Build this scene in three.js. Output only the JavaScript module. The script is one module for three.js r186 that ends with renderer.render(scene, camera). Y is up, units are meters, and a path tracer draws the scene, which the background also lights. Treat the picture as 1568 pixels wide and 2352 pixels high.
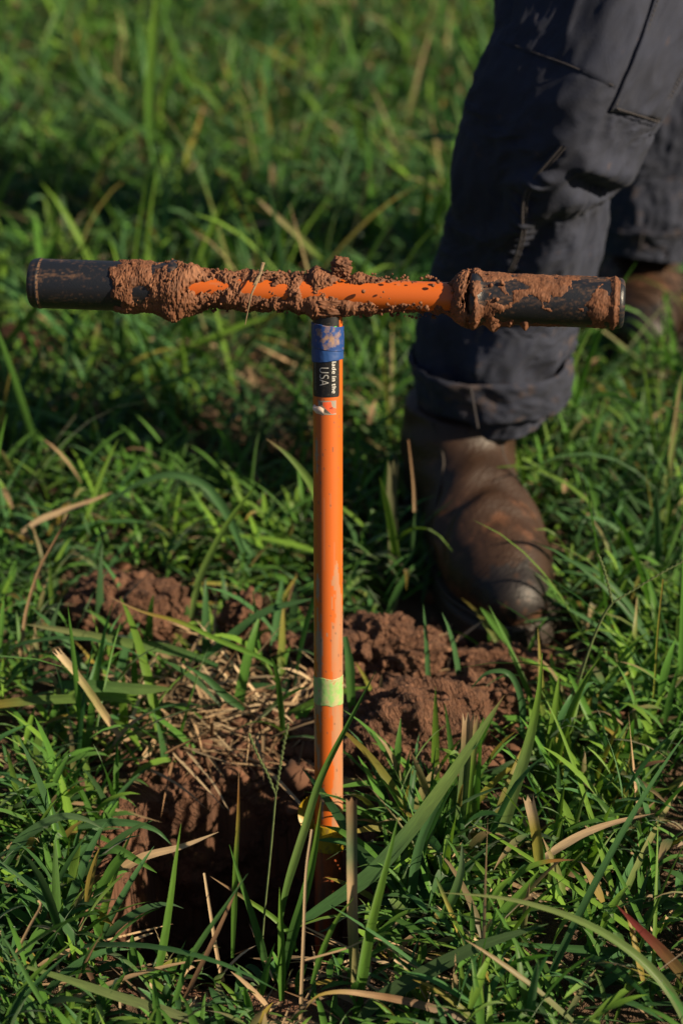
import * as THREE from 'three';
import { ImprovedNoise } from 'three/addons/math/ImprovedNoise.js';
import { mergeGeometries } from 'three/addons/utils/BufferGeometryUtils.js';

// ------------------------------------------------------------------ camera, sky, sun, exposure
const scene = new THREE.Scene();
const H = 0.99, PITCH = 28 * Math.PI / 180, FOV = 28.8, TF = Math.tan(FOV * Math.PI / 360);
const camera = new THREE.PerspectiveCamera(FOV, 682 / 1024, 0.05, 200);
camera.filmGauge = 36;
camera.position.set(0, H, 0);
camera.rotation.set(-PITCH, 0, 0);
camera.focus = 1.49;
camera.userData.fStop = 4.8;
scene.add(camera);
const renderer = new THREE.WebGLRenderer({ antialias: true });
renderer.setSize(682, 1024);
renderer.toneMapping = THREE.LinearToneMapping;
renderer.toneMappingExposure = 1.8;
renderer.shadowMap.enabled = true;
renderer.shadowMap.type = THREE.PCFSoftShadowMap;

const AZ = 68 * Math.PI / 180, EL = 31 * Math.PI / 180;       // sun: to the right of the camera, low
const SUN = new THREE.Vector3(Math.sin(AZ) * Math.cos(EL), Math.sin(EL), Math.cos(AZ) * Math.cos(EL));
const SKY_K = 0.48;
{
  const W = 256, Hh = 128, d = new Float32Array(W * Hh * 4), v = new THREE.Vector3();
  for (let j = 0; j < Hh; j++) for (let i = 0; i < W; i++) {
    const th = ((j + 0.5) / Hh - 0.5) * Math.PI, ph = ((i + 0.5) / W - 0.5) * 2 * Math.PI;
    v.set(Math.cos(ph) * Math.cos(th), Math.sin(th), Math.sin(ph) * Math.cos(th));
    const up = Math.max(0, v.y), hz = Math.exp(-up * 4), c = Math.max(0, v.dot(SUN)), glow = Math.pow(c, 8) * 0.5 + Math.pow(c, 60) * 0.8;
    const o = (j * W + i) * 4;
    d[o] = SKY_K * (0.085 + 0.13 * hz + glow * 0.9);
    d[o + 1] = SKY_K * (0.135 + 0.12 * hz + glow * 0.68);
    d[o + 2] = SKY_K * (0.24 + 0.08 * hz + glow * 0.42);
    d[o + 3] = 1;
  }
  const t = new THREE.DataTexture(d, W, Hh, THREE.RGBAFormat, THREE.FloatType);
  t.mapping = THREE.EquirectangularReflectionMapping; t.magFilter = THREE.LinearFilter; t.needsUpdate = true;
  scene.background = t; scene.environment = t;
}
const sun = new THREE.DirectionalLight(new THREE.Color().setRGB(1, 0.82, 0.58), 5);
sun.position.copy(SUN).multiplyScalar(6).add(new THREE.Vector3(0, 0, -1.8));
sun.target.position.set(0, 0, -1.8);
sun.castShadow = true;
Object.assign(sun.shadow.camera, { left: -3, right: 3, top: 3, bottom: -3, near: 0.5, far: 20 });
sun.shadow.mapSize.set(2048, 2048); sun.shadow.bias = -0.0005; sun.shadow.radius = 1;
scene.add(sun, sun.target);

// ------------------------------------------------------------------ helpers
const V = (x, y, z) => new THREE.Vector3(x, y, z);
let _s = 12345;
const seedR = (n) => { _s = n >>> 0; };
const rnd = () => { _s = (_s + 0x6d2b79f5) | 0; let t = Math.imul(_s ^ (_s >>> 15), 1 | _s); t = (t + Math.imul(t ^ (t >>> 7), 61 | t)) ^ t; return ((t ^ (t >>> 14)) >>> 0) / 4294967296; };
const rr = (a, b) => a + (b - a) * rnd();
const gauss = () => (rnd() + rnd() + rnd() + rnd() - 2) * 1.0;
const clamp = (x, a, b) => Math.min(b, Math.max(a, x)), lerp = (a, b, t) => a + (b - a) * t;
const sstep = (a, b, x) => { const t = clamp((x - a) / (b - a), 0, 1); return t * t * (3 - 2 * t); };
const bump = (x, c, w) => Math.exp(-(((x - c) / w) ** 2));
const perlin = new ImprovedNoise();
const N = (x, y, z) => perlin.noise(x + 37.31, y + 11.77, z + 91.13);
function fbm(x, y, z, oct = 4, gain = 0.5) { let a = 1, s = 0, n = 0; for (let i = 0; i < oct; i++) { s += a * N(x, y, z); n += a; a *= gain; x *= 2.03; y *= 2.03; z *= 2.03; } return s / n; }
function ridge(x, y, z, oct = 4) { let a = 1, s = 0, n = 0; for (let i = 0; i < oct; i++) { s += a * (1 - 2 * Math.abs(N(x, y, z))); n += a; a *= 0.55; x *= 2.1; y *= 2.1; z *= 2.1; } return s / n; }

// the picture is laid out in a 1568 x 2352 frame: these turn a place seen there, with its distance or height, into metres
const FWD = V(0, -Math.sin(PITCH), -Math.cos(PITCH)), UPC = V(0, Math.cos(PITCH), -Math.sin(PITCH));
const mpp = (z) => 2 * TF * z / 2352;
function at(X, Y, z) { const k = mpp(z); return V(0, H, 0).addScaledVector(FWD, z).addScaledVector(UPC, (1176 - Y) * k).add(V((X - 784) * k, 0, 0)); }
function onGround(X, Y, h = 0) { const d = at(X, Y, 1).sub(V(0, H, 0)); const t = (h - H) / d.y; return V(0, H, 0).addScaledVector(d, t); }
const depthOf = (p) => p.clone().sub(V(0, H, 0)).dot(FWD);
const pixOf = (p) => { const q = p.clone().sub(V(0, H, 0)), z = q.dot(FWD), k = mpp(z); return [784 + q.x / k, 1176 - q.dot(UPC) / k, z]; };

const names = new Map();
function numbered(n) { const k = names.get(n) ?? 0; names.set(n, k + 1); return k ? n + '_' + String(k).padStart(3, '0') : n; }
function tag(o, label, category, group, kind) {
  if (label) o.userData.label = label;
  if (category) o.userData.category = category;
  if (group) o.userData.group = group;
  if (kind) o.userData.kind = kind;
  return o;
}
function mesh(name, geo, mat, parent) {
  const m = new THREE.Mesh(geo, mat); m.name = parent ? name : numbered(name);
  m.castShadow = m.receiveShadow = true; (parent ?? scene).add(m); return m;
}
function thing(name, label, category, pos, group) {
  const g = new THREE.Group(); g.name = numbered(name); if (pos) g.position.copy(pos); scene.add(g); tag(g, label, category, group); return g;
}
// geometry collector
class Geo {
  constructor() { this.p = []; this.c = []; this.u = []; this.i = []; }
  get n() { return this.p.length / 3; }
  v(x, y, z, c, u = 0, w = 0) { this.p.push(x, y, z); this.c.push(c[0], c[1], c[2]); this.u.push(u, w); return this.p.length / 3 - 1; }
  quad(a, b, c, d) { this.i.push(a, b, c, a, c, d); }
  tri(a, b, c) { this.i.push(a, b, c); }
  build(off) {
    const g = new THREE.BufferGeometry(), P = new Float32Array(this.p);
    if (off) for (let k = 0; k < P.length; k += 3) { P[k] -= off.x; P[k + 1] -= off.y; P[k + 2] -= off.z; }
    g.setAttribute('position', new THREE.BufferAttribute(P, 3));
    g.setAttribute('color', new THREE.BufferAttribute(new Float32Array(this.c), 3));
    g.setAttribute('uv', new THREE.BufferAttribute(new Float32Array(this.u), 2));
    g.setIndex(new THREE.BufferAttribute(new Uint32Array(this.i), 1));
    g.computeVertexNormals(); return g;
  }
}
const mix3 = (a, b, t) => [a[0] + (b[0] - a[0]) * t, a[1] + (b[1] - a[1]) * t, a[2] + (b[2] - a[2]) * t];
const mul3 = (a, k) => [a[0] * k, a[1] * k, a[2] * k];
// a sheet over a grid: f(i/nu, j/nv) -> {p, c}; wrap closes it round j
function sheet(nu, nv, f, wrap = false, G = new Geo()) {
  const b = G.n, w = wrap ? nv : nv + 1;
  for (let i = 0; i <= nu; i++) for (let j = 0; j < w; j++) { const r = f(i / nu, j / nv); G.v(r.p.x, r.p.y, r.p.z, r.c, r.u ?? j / nv, r.w ?? i / nu); }
  for (let i = 0; i < nu; i++) for (let j = 0; j < nv; j++) { const j1 = wrap ? (j + 1) % nv : j + 1; G.quad(b + i * w + j, b + i * w + j1, b + (i + 1) * w + j1, b + (i + 1) * w + j); }
  return G;
}
function capFan(G, start, count, flip, c) { // closes a ring of vertices with a fan
  let x = 0, y = 0, z = 0; for (let k = 0; k < count; k++) { x += G.p[(start + k) * 3]; y += G.p[(start + k) * 3 + 1]; z += G.p[(start + k) * 3 + 2]; }
  const m = G.v(x / count, y / count, z / count, c);
  for (let k = 0; k < count; k++) { const a = start + k, b = start + (k + 1) % count; flip ? G.tri(m, b, a) : G.tri(m, a, b); }
}
function noiseTex(size, f, srgb) {
  const d = new Uint8Array(size * size * 4);
  for (let y = 0; y < size; y++) for (let x = 0; x < size; x++) { const c = f(x / size, y / size), o = (y * size + x) * 4; d[o] = c[0] * 255; d[o + 1] = c[1] * 255; d[o + 2] = c[2] * 255; d[o + 3] = 255; }
  const t = new THREE.DataTexture(d, size, size); t.wrapS = t.wrapT = THREE.RepeatWrapping; t.magFilter = THREE.LinearFilter; t.minFilter = THREE.LinearMipmapLinearFilter; t.generateMipmaps = true;
  if (srgb) t.colorSpace = THREE.SRGBColorSpace; t.needsUpdate = true; return t;
}
// noise that tiles: Perlin on a torus
const tn = (u, v, f, s) => { const a = u * 2 * Math.PI, b = v * 2 * Math.PI, r = f / 6.283; return N(Math.cos(a) * r + s, Math.sin(a) * r + Math.cos(b) * r, Math.sin(b) * r - s); };

// ------------------------------------------------------------------ materials
const soilBump = noiseTex(512, (u, v) => { const k = clamp(0.5 + 0.45 * tn(u, v, 14, 1) + 0.35 * tn(u, v, 40, 2) + 0.3 * tn(u, v, 110, 3), 0, 1); return [k, k, k]; });
const veinTex = noiseTex(128, (u, v) => {   // long fine veins and a pale midrib across the blade
  const s = Math.sin(u * Math.PI * 2 * 9) * 0.07 + Math.sin(u * Math.PI * 2 * 23 + 1) * 0.04 + tn(u, v, 12, 5) * 0.16, rib = Math.exp(-(((u - 0.5) / 0.05) ** 2)) * 0.14;
  const k = clamp(0.84 + s + rib, 0, 1); return [k, k, clamp(k - rib * 0.3, 0, 1)];
});
const fabricBump = noiseTex(256, (u, v) => { const k = 0.5 + 0.25 * Math.sin(u * Math.PI * 2 * 64) * Math.sin(v * Math.PI * 2 * 64) + 0.2 * tn(u, v, 30, 7); return [clamp(k, 0, 1), 0, 0]; });
fabricBump.repeat.set(6, 6);
const scratchTex = noiseTex(256, (u, v) => { const k = clamp(0.5 + 0.5 * tn(u, v, 50, 4) + 0.3 * tn(u, v, 120, 9), 0, 1); return [k, k, k]; });
const M = {
  leaf: new THREE.MeshPhysicalMaterial({ name: 'leaf', vertexColors: true, map: veinTex, roughness: 0.9, transmission: 0.44, thickness: 0, specularIntensity: 0.4, clearcoat: 0.16, clearcoatRoughness: 0.34, side: THREE.DoubleSide }),
  dry: new THREE.MeshPhysicalMaterial({ name: 'dry_leaf', vertexColors: true, map: veinTex, roughness: 0.85, side: THREE.DoubleSide }),
  soil: new THREE.MeshStandardMaterial({ name: 'soil', vertexColors: true, roughness: 0.95, bumpMap: soilBump, bumpScale: 0.004 }),
  clod: new THREE.MeshStandardMaterial({ name: 'clod', vertexColors: true, roughness: 0.92, bumpMap: soilBump, bumpScale: 0.004 }),
  mud: new THREE.MeshStandardMaterial({ name: 'mud', vertexColors: true, roughness: 0.78 }),
  paint: new THREE.MeshPhysicalMaterial({ name: 'paint', vertexColors: true, roughness: 0.42, clearcoat: 0.25, clearcoatRoughness: 0.25 }),
  rubber: new THREE.MeshPhysicalMaterial({ name: 'rubber', vertexColors: true, roughness: 0.42, bumpMap: scratchTex, bumpScale: 0.00012 }),
  tape: new THREE.MeshPhysicalMaterial({ name: 'tape', vertexColors: true, roughness: 0.45 }),
  cloth: new THREE.MeshPhysicalMaterial({ name: 'cloth', vertexColors: true, roughness: 0.9, bumpMap: fabricBump, bumpScale: 0.0004, sheen: 0.12, sheenRoughness: 0.6, sheenColor: new THREE.Color(0.25, 0.24, 0.26) }),
  leather: new THREE.MeshPhysicalMaterial({ name: 'leather', vertexColors: true, roughness: 0.52, specularIntensity: 0.7, bumpMap: scratchTex, bumpScale: 0.0006 }),
  sole: new THREE.MeshStandardMaterial({ name: 'sole', color: new THREE.Color(0.03, 0.022, 0.017), roughness: 0.7 }),
};

// ------------------------------------------------------------------ ground: one sheet with a real hole and a low bank of dug soil
const HOLE = { c: V(onGround(556, 2030).x, 0, -1.251), rx: 0.112, rz: 0.124, depth: 0.42 };
const BANK = onGround(930, 1690), BANK2 = onGround(640, 1640);
function holeD(x, z) { // < 1 inside the mouth
  const dx = (x - HOLE.c.x) / HOLE.rx, dz = (z - HOLE.c.z) / HOLE.rz, a = Math.atan2(dz, dx);
  return Math.hypot(dx, dz) / (1 + 0.13 * N(Math.cos(a) * 1.6, Math.sin(a) * 1.6, 4) + 0.06 * N(Math.cos(a) * 6, Math.sin(a) * 6, 9));
}
function groundH(x, z, fine = true) {
  let h = 0.022 * fbm(x * 3.2, 5, z * 3.2, 3);
  const far = Math.hypot(x, z + 2);
  if (far > 8) h += 0.5 * sstep(8, 40, far) * N(x * 0.05, 1, z * 0.05);
  const b = bump(x, BANK.x, 0.1) * bump(z, BANK.z, 0.09), b2 = bump(x, BANK2.x, 0.12) * bump(z, BANK2.z, 0.06);
  const soil = clamp(b + b2 * 0.7, 0, 1);
  h += 0.02 * b + 0.006 * b2;
  if (fine) {
    h += 0.006 * fbm(x * 26, 3, z * 26, 3) + soil * 0.03 * Math.abs(fbm(x * 34, 7, z * 34, 4));
    const d = holeD(x, z);
    if (d < 1.35) {
      h -= 0.012 * sstep(1.35, 1.0, d);
      h += 0.018 * sstep(1.3, 1.0, d) * ridge(x * 30, 2, z * 30, 3) * 0.6;
      h -= HOLE.depth * sstep(1.0, 0.88, d);
      h += sstep(1.0, 0.9, d) * 0.02 * fbm(x * 60, 8, z * 60, 3);
    }
  }
  return h;
}
const SOIL = [0.108, 0.047, 0.024], SOIL_D = [0.056, 0.027, 0.015], SOIL_L = [0.180, 0.094, 0.055];
const soilTone = (x, y, z) => { const k = fbm(x * 40, y * 40, z * 40, 4), q = fbm(x * 260, y * 260, z * 260, 2); let c = mix3(SOIL, k > 0 ? SOIL_L : SOIL_D, clamp(Math.abs(k) * 1.5, 0, 1)); return mul3(c, 1 + q * 0.5); };
{
  const lane = (a, b, step, lim, grow) => { const r = []; let s = step; for (let x = b; x < lim;) { s = Math.min(s * grow, 6); x += s; r.push(x); } return r; };
  const xs = [], zs = [];
  for (let x = -0.42; x <= 0.42001; x += 0.0045) xs.push(x);
  const gx = lane(0, 0.42, 0.0045, 60, 1.22); xs.unshift(...gx.map((x) => -x).reverse()); xs.push(...gx);
  for (let z = -2.05; z <= -1.02; z += 0.0045) zs.push(z);
  zs.unshift(...lane(0, 0, 0.0045, 60, 1.2).map((d) => -2.05 - d).reverse()); zs.push(...lane(0, 0, 0.0045, 20, 1.25).map((d) => -1.02 + d));
  const G = new Geo(), w = zs.length;
  for (const x of xs) for (const z of zs) {
    const h = groundH(x, z), near = Math.hypot(x, z + 1.5) < 4;
    let c = near ? soilTone(x, h, z) : [0.06, 0.075, 0.03];
    const d = near ? holeD(x, z) : 9;
    if (near && d > 1.3) { const b = clamp(bump(x, BANK.x, 0.13) * bump(z, BANK.z, 0.1) + bump(x, BANK2.x, 0.15) * bump(z, BANK2.z, 0.08), 0, 1); c = mix3(mul3(mix3(c, [0.1, 0.075, 0.045], 0.45), 0.75), c, b); }
    G.v(x, h, z, c, x * 9, z * 9);
  }
  for (let i = 0; i < xs.length - 1; i++) for (let j = 0; j < w - 1; j++) G.quad(i * w + j, i * w + j + 1, (i + 1) * w + j + 1, (i + 1) * w + j);
  { // the rough cut wall of the hole, shade mixed into its soil colour
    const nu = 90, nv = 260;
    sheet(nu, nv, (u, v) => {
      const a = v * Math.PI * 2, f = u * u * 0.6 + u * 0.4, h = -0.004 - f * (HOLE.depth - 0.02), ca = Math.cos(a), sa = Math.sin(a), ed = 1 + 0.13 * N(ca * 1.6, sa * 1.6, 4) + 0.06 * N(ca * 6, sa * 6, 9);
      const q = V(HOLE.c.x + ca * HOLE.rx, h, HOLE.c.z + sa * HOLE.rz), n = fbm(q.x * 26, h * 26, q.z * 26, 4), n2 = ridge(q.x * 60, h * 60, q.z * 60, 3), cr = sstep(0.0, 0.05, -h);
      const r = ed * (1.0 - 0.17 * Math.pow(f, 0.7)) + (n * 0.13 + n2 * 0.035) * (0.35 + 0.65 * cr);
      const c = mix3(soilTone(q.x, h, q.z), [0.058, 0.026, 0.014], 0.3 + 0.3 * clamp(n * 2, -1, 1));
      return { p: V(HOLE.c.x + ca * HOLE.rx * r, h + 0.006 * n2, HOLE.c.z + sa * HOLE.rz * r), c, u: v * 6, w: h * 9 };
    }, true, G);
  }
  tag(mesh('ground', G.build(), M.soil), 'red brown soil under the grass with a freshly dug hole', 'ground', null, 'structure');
}

// ------------------------------------------------------------------ clods and crumbs of dug soil
function crumb(G, r, x, y, z, c) { // small angular lump
  const b = G.n, q = CR[Math.floor(rnd() * CR.length)], a = rnd() * 6.3, ca = Math.cos(a), sa = Math.sin(a), e = [rr(0.7, 1.3), rr(0.6, 1), rr(0.7, 1.2)];
  const col = c ?? soilTone(x, y, z);
  for (const v of q) { const k = rr(0.62, 1.2) * r, X = v.x * k * e[0], Z = v.z * k * e[2]; G.v(x + X * ca - Z * sa, y + v.y * k * e[1], z + X * sa + Z * ca, mul3(col, rr(0.85, 1.15))); }
  for (const k of CI) G.i.push(b + k);
}
const CI = [], CR = [];
{
  const ico = new THREE.IcosahedronGeometry(1, 1), p = ico.attributes.position, m = new Map(), L = [];
  for (let k = 0; k < p.count; k++) { const v = V(p.getX(k), p.getY(k), p.getZ(k)), key = v.toArray().map((x) => Math.round(x * 1000)).join(); if (!m.has(key)) { m.set(key, L.length); L.push(v); } CI.push(m.get(key)); }
  CR.push(L);
}
function clodGeo(r, detail, seed, rough, G = new Geo(), pos = V(0, 0, 0), squash = [1, 1, 1], turn = 0) {
  const s = new THREE.IcosahedronGeometry(1, detail), p = s.attributes.position, map = new Map(), idx = [], v = V(0, 0, 0), R = new THREE.Matrix4().makeRotationFromEuler(new THREE.Euler(seed, turn || seed * 2.1, seed * 0.7));
  for (let k = 0; k < p.count; k++) {
    v.fromBufferAttribute(p, k);
    const key = Math.round(v.x * 5000) + ',' + Math.round(v.y * 5000) + ',' + Math.round(v.z * 5000);
    if (!map.has(key)) {
      const n = v.clone().normalize(), q = n.clone().multiplyScalar(1.6).addScalar(seed * 3.7);
      let d = 1 + rough * (0.55 * fbm(q.x, q.y, q.z, 2) + 0.0);
      if (detail > 6) {
        d += rough * 0.16 * ridge(q.x * 2.2 + 3, q.y * 2.2, q.z * 2.2, 2); const L = r * 55; const wx = q.x + 0.5 * N(q.x * 1.4, q.y * 1.4, 3), wz = q.z + 0.5 * N(q.z * 1.4, q.y * 1.4, 8), cell = N(wx * 2.1, q.y * 2.1, wz * 2.1);
        d += rough * (0.34 * (Math.round(cell * 5) / 5 * 0.6 + cell * 0.4) + 0.22 * fbm(wx * L * 1.5, q.y * L * 1.5, wz * L * 1.5, 4) + 0.10 * ridge(q.x * L * 1.1, q.y * L * 1.1, q.z * L * 1.1, 3) + 0.10 * fbm(q.x * L * 5, q.y * L * 5, q.z * L * 5, 3)); }
      n.multiplyScalar(r * d).applyMatrix4(R); n.set(n.x * squash[0], n.y * squash[1], n.z * squash[2]).add(pos);
      map.set(key, G.v(n.x, n.y, n.z, soilTone(n.x + seed, n.y, n.z), n.x * 14 + n.y * 6, n.z * 14 + n.y * 9));
    }
    idx.push(map.get(key));
  }
  for (const k of idx) G.i.push(k);
  return G;
}
// X, Y = where the clod shows, r = radius in m
for (const [X, Y, h, r, seed, rough, sq, name, label] of [
  [290, 1418, 0.025, 0.047, 1.3, 0.55, [1.15, 0.8, 1.0], 'soil_clod', 'large reddish soil clod left of the orange pole, half covered by long grass'],
  [562, 1440, 0.02, 0.026, 2.9, 0.6, [0.8, 1.15, 0.9], 'soil_clod', 'small upright soil clod between the large left clod and the pole'],
  [872, 1512, 0.03, 0.038, 4.4, 0.75, [1.25, 0.85, 0.9], 'soil_clod', 'sunlit crumbly soil lump right behind the pole, nearest the boot'],
  [965, 1720, 0.015, 0.058, 5.2, 0.5, [1.15, 0.95, 0.8], 'soil_clod', 'biggest soil lump, right of the pole behind the broad green blade'],
  [1085, 1640, 0.02, 0.034, 7.1, 0.7, [1.1, 0.9, 0.9], 'soil_clod', 'crumbly soil lump at the right end of the dug heap'],
  [1150, 1535, 0.012, 0.026, 8.3, 0.8, [1.7, 0.7, 0.9], 'soil_clod', 'flat broken soil clod just in front of the boot toe'],
  [985, 1482, 0.012, 0.015, 9.9, 0.8, [1.1, 0.9, 0.9], 'soil_clod', 'smallest soil clod, between the sunlit lump and the boot toe'],
  [35, 815, 0.02, 0.04, 3.7, 0.5, [1.1, 0.8, 0.9], 'soil_clod', 'orange soil clod at the left edge below the left handle grip'],
  [690, 1520, 0.01, 0.024, 6.6, 0.8, [1.2, 0.9, 0.9], 'soil_clod', 'dark soil clod just left of the pole above the green band'],
]) {
  const p = onGround(X, Y, h);
  seedR(seed * 1000); const Gc = clodGeo(r, 46, seed, rough, new Geo(), V(0, 0, 0), sq), nv = Gc.n;
  for (let k = 0; k < (rough > 0.55 ? 330 : 110) * r / 0.04; k++) { const i = Math.floor(rnd() * nv) * 3; crumb(Gc, 0.0009 * Math.pow(5, rnd() ** 1.6), Gc.p[i], Gc.p[i + 1], Gc.p[i + 2]); }
  const g = Gc.build();
  const m = mesh(name, g, M.clod); m.position.copy(p); tag(m, label, 'soil clod');
}
{ // loose crumbs, nobody could count them
  seedR(77);
  const G = new Geo();
  const put = (n, cx, cz, sx, sz, r0, r1, out) => { for (let k = 0; k < n; k++) { const x = cx + gauss() * sx, z = cz + gauss() * sz, d = holeD(x, z); if (d < (out ?? 0.97)) continue; const r = r0 * Math.pow(r1 / r0, rnd() ** 1.8); crumb(G, r, x, groundH(x, z) + r * 0.3, z); } };
  put(1100, BANK.x, BANK.z, 0.12, 0.1, 0.0012, 0.014);
  const e = onGround(520, 1740); put(700, e.x, e.z, 0.11, 0.045, 0.0012, 0.009, 1.0);
  const f = onGround(690, 1560); put(400, f.x, f.z, 0.05, 0.07, 0.0012, 0.009);
  const b = onGround(1130, 1530); put(500, b.x, b.z, 0.09, 0.05, 0.0014, 0.011);
  const l = onGround(290, 1440); put(90, l.x, l.z, 0.09, 0.05, 0.0025, 0.01);
  put(350, 0, -1.7, 0.5, 0.6, 0.003, 0.012);
  // crumbs stuck in the wall of the hole
  for (let k = 0; k < 160; k++) { const a = rr(0, Math.PI * 2), d = rr(1.0, 1.08), x = HOLE.c.x + Math.cos(a) * HOLE.rx * d, z = HOLE.c.z + Math.sin(a) * HOLE.rz * d; crumb(G, 0.0014 * Math.pow(4, rnd()), x, groundH(x, z), z); }
  tag(mesh('soil_crumbs', G.build(), M.clod), 'loose red soil crumbs around the hole and the dug heap', 'soil', null, 'stuff');
}

// ------------------------------------------------------------------ the hand auger
const ZT = 1.487;
const barL = at(72, 650, ZT + 0.022), barR = at(1433, 697, ZT - 0.022), AX = barR.clone().sub(barL), LEN = AX.length(); AX.normalize();
const xToS = (X) => { // frame column -> metres from the left end
  let a = 0, b = LEN; for (let k = 0; k < 30; k++) { const m = (a + b) / 2; (pixOf(barL.clone().addScaledVector(AX, m))[0] < X) ? a = m : b = m; } return (a + b) / 2;
};
const S_T = xToS(752), TJ = barL.clone().addScaledVector(AX, S_T);
const poleEnd = at(755, 1950, 1.585), PDIR = poleEnd.clone().sub(TJ).normalize();
const yToP = (Y) => { let a = 0, b = 0.75; for (let k = 0; k < 30; k++) { const m = (a + b) / 2; (pixOf(TJ.clone().addScaledVector(PDIR, m))[1] < Y) ? a = m : b = m; } return (a + b) / 2; };
const RB = 0.0112;                                     // tube radius
const CAMP = V(0, H, 0);
function frameFor(axis, mid) { const e1 = CAMP.clone().sub(mid); e1.addScaledVector(axis, -e1.dot(axis)).normalize(); const e2 = new THREE.Vector3().crossVectors(e1, axis).normalize(); return [e1, e2]; }
const [BE1, BE2] = (() => { const [a, b] = frameFor(AX, TJ); return b.y < 0 ? [a, b.negate()] : [a, b]; })();   // toward the camera, and up
const [PE1, PE2] = (() => { const [a, b] = frameFor(PDIR, TJ.clone().addScaledVector(PDIR, 0.2)); return b.x < 0 ? [a, b.negate()] : [a, b]; })(); // toward the camera, and right
const auger = thing('hand_auger', 'orange steel hand auger with muddy T handle standing in the dug hole', 'hand auger', TJ);
const ORANGE = [0.50, 0.104, 0.010], DUST = [0.34, 0.185, 0.105], DUSTG = [0.25, 0.18, 0.13];
const onPole = (s, a, r) => TJ.clone().addScaledVector(PDIR, s).addScaledVector(PE1, Math.cos(a) * r).addScaledVector(PE2, Math.sin(a) * r);
const onBar = (s, a, r) => barL.clone().addScaledVector(AX, s).addScaledVector(BE1, Math.cos(a) * r).addScaledVector(BE2, Math.sin(a) * r);
{ // pole
  const L = 0.70;
  const G = sheet(900, 72, (u, v) => {
    const s = u * L, a = v * Math.PI * 2 - Math.PI, Y = s / yToP(1900) * (1900 - 671) + 671;
    let c = ORANGE;
    const nz = fbm(a * 1.5, s * 22, 3, 4), nz2 = fbm(a * 3, s * 60, 8, 3);
    // dried mud film with its own ragged outline, most on the lower half and at the sides
    const cover = sstep(1150, 1480, Y) * (a > 0.2 ? 0.80 : 0.46) * (1 - 0.85 * bump(a, -0.1, 0.32)) + 0.25 * bump(a, -0.9, 0.35) * sstep(900, 1000, Y) * sstep(1130, 1050, Y) - (Y > 1620 ? 0.12 : 0);
    if (nz + nz2 * 0.35 + cover - 0.42 > 0) c = mix3(ORANGE, a < 0 ? DUSTG : DUST, clamp(0.72 + nz * 0.8, 0.5, 0.95));
    const scr = fbm(a * 34 + 2, s * 9, 6, 2); if (scr > 0.40) c = mix3(c, DUST, 0.35);
    const chip = fbm(a * 14 + 5, s * 160, 2, 2); if (chip > 0.43) c = mix3(c, [0.12, 0.07, 0.045], 0.8);
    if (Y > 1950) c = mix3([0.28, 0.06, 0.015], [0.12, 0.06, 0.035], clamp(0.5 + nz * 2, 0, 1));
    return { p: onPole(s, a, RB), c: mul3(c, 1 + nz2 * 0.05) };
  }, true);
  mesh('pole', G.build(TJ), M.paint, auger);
}
{ // crossbar
  const G = sheet(200, 48, (u, v) => { const s = lerp(xToS(380), xToS(1110), u), a = v * Math.PI * 2; const n = fbm(s * 90, a * 2, 1, 3); return { p: onBar(s, a, RB), c: n > 0.34 ? mix3(ORANGE, DUST, 0.35) : ORANGE }; }, true);
  mesh('crossbar', G.build(TJ), M.paint, auger);
}
const GL0 = 0, GL1 = xToS(418), GR0 = xToS(1072), GR1 = LEN, RG = 0.0187;
function gripProfile(t, len) { // t metres from the outer end
  const e = 0.0045;
  let r = RG;
  if (t < e) r = RG - e + Math.sqrt(Math.max(0, e * e - (e - t) ** 2));
  r += 0.0005 * bump(t, 0.0075, 0.0013);
  const q = len - t;                       // flange at the inner end
  r += 0.0024 * bump(q, 0.006, 0.0042);
  if (q < 0.0035) r -= 0.006 * (1 - q / 0.0035) ** 2;
  return r;
}
function grip(s0, s1, outerAtStart, seed) {
  const len = s1 - s0, G = new Geo(), nu = 260, nv = 96;
  sheet(nu, nv, (u, v) => {
    const uu = u, t = outerAtStart ? uu * len : (1 - uu) * len, s = s0 + uu * len, a = v * Math.PI * 2 - Math.PI;
    let c = [0.0095, 0.0115, 0.0165];
    const sm = fbm(s * 30 + seed, a * 2.2, 3, 4), st = fbm(s * 18 + a * 5 + seed, s * 210 - a * 18, 5, 3), sp = fbm(s * 330, a * 6.5, seed, 2);
    const k = clamp(sm * 1.5 + st * 1.5 - (seed > 10 ? -0.02 : 0.2), 0, 1) * 0.62 + (sp > 0.40 ? 0.5 : 0) * clamp(0.4 + sm * 2, 0, 1) + (bump(t, 0.0092, 0.0012) > 0.5 && st > -0.1 ? 0.75 : 0);
    c = mix3(c, [0.165, 0.092, 0.052], clamp(k, 0, 0.85));
    return { p: onBar(s, a, gripProfile(t, len)), c, u: v * 3, w: u * 4 };
  }, true, G);
  const w = nv; capFan(G, outerAtStart ? 0 : nu * w, w, outerAtStart, [0.01, 0.012, 0.016]); capFan(G, outerAtStart ? nu * w : 0, w, !outerAtStart, [0.01, 0.012, 0.016]);
  return G.build(TJ);
}
mesh('grip', grip(GL0, GL1, true, 3), M.rubber, auger).userData.label = 'cleaner black rubber grip on the left';
mesh('grip', grip(GR0, GR1, false, 19), M.rubber, auger).userData.label = 'mud smeared black rubber grip on the right';
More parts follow.
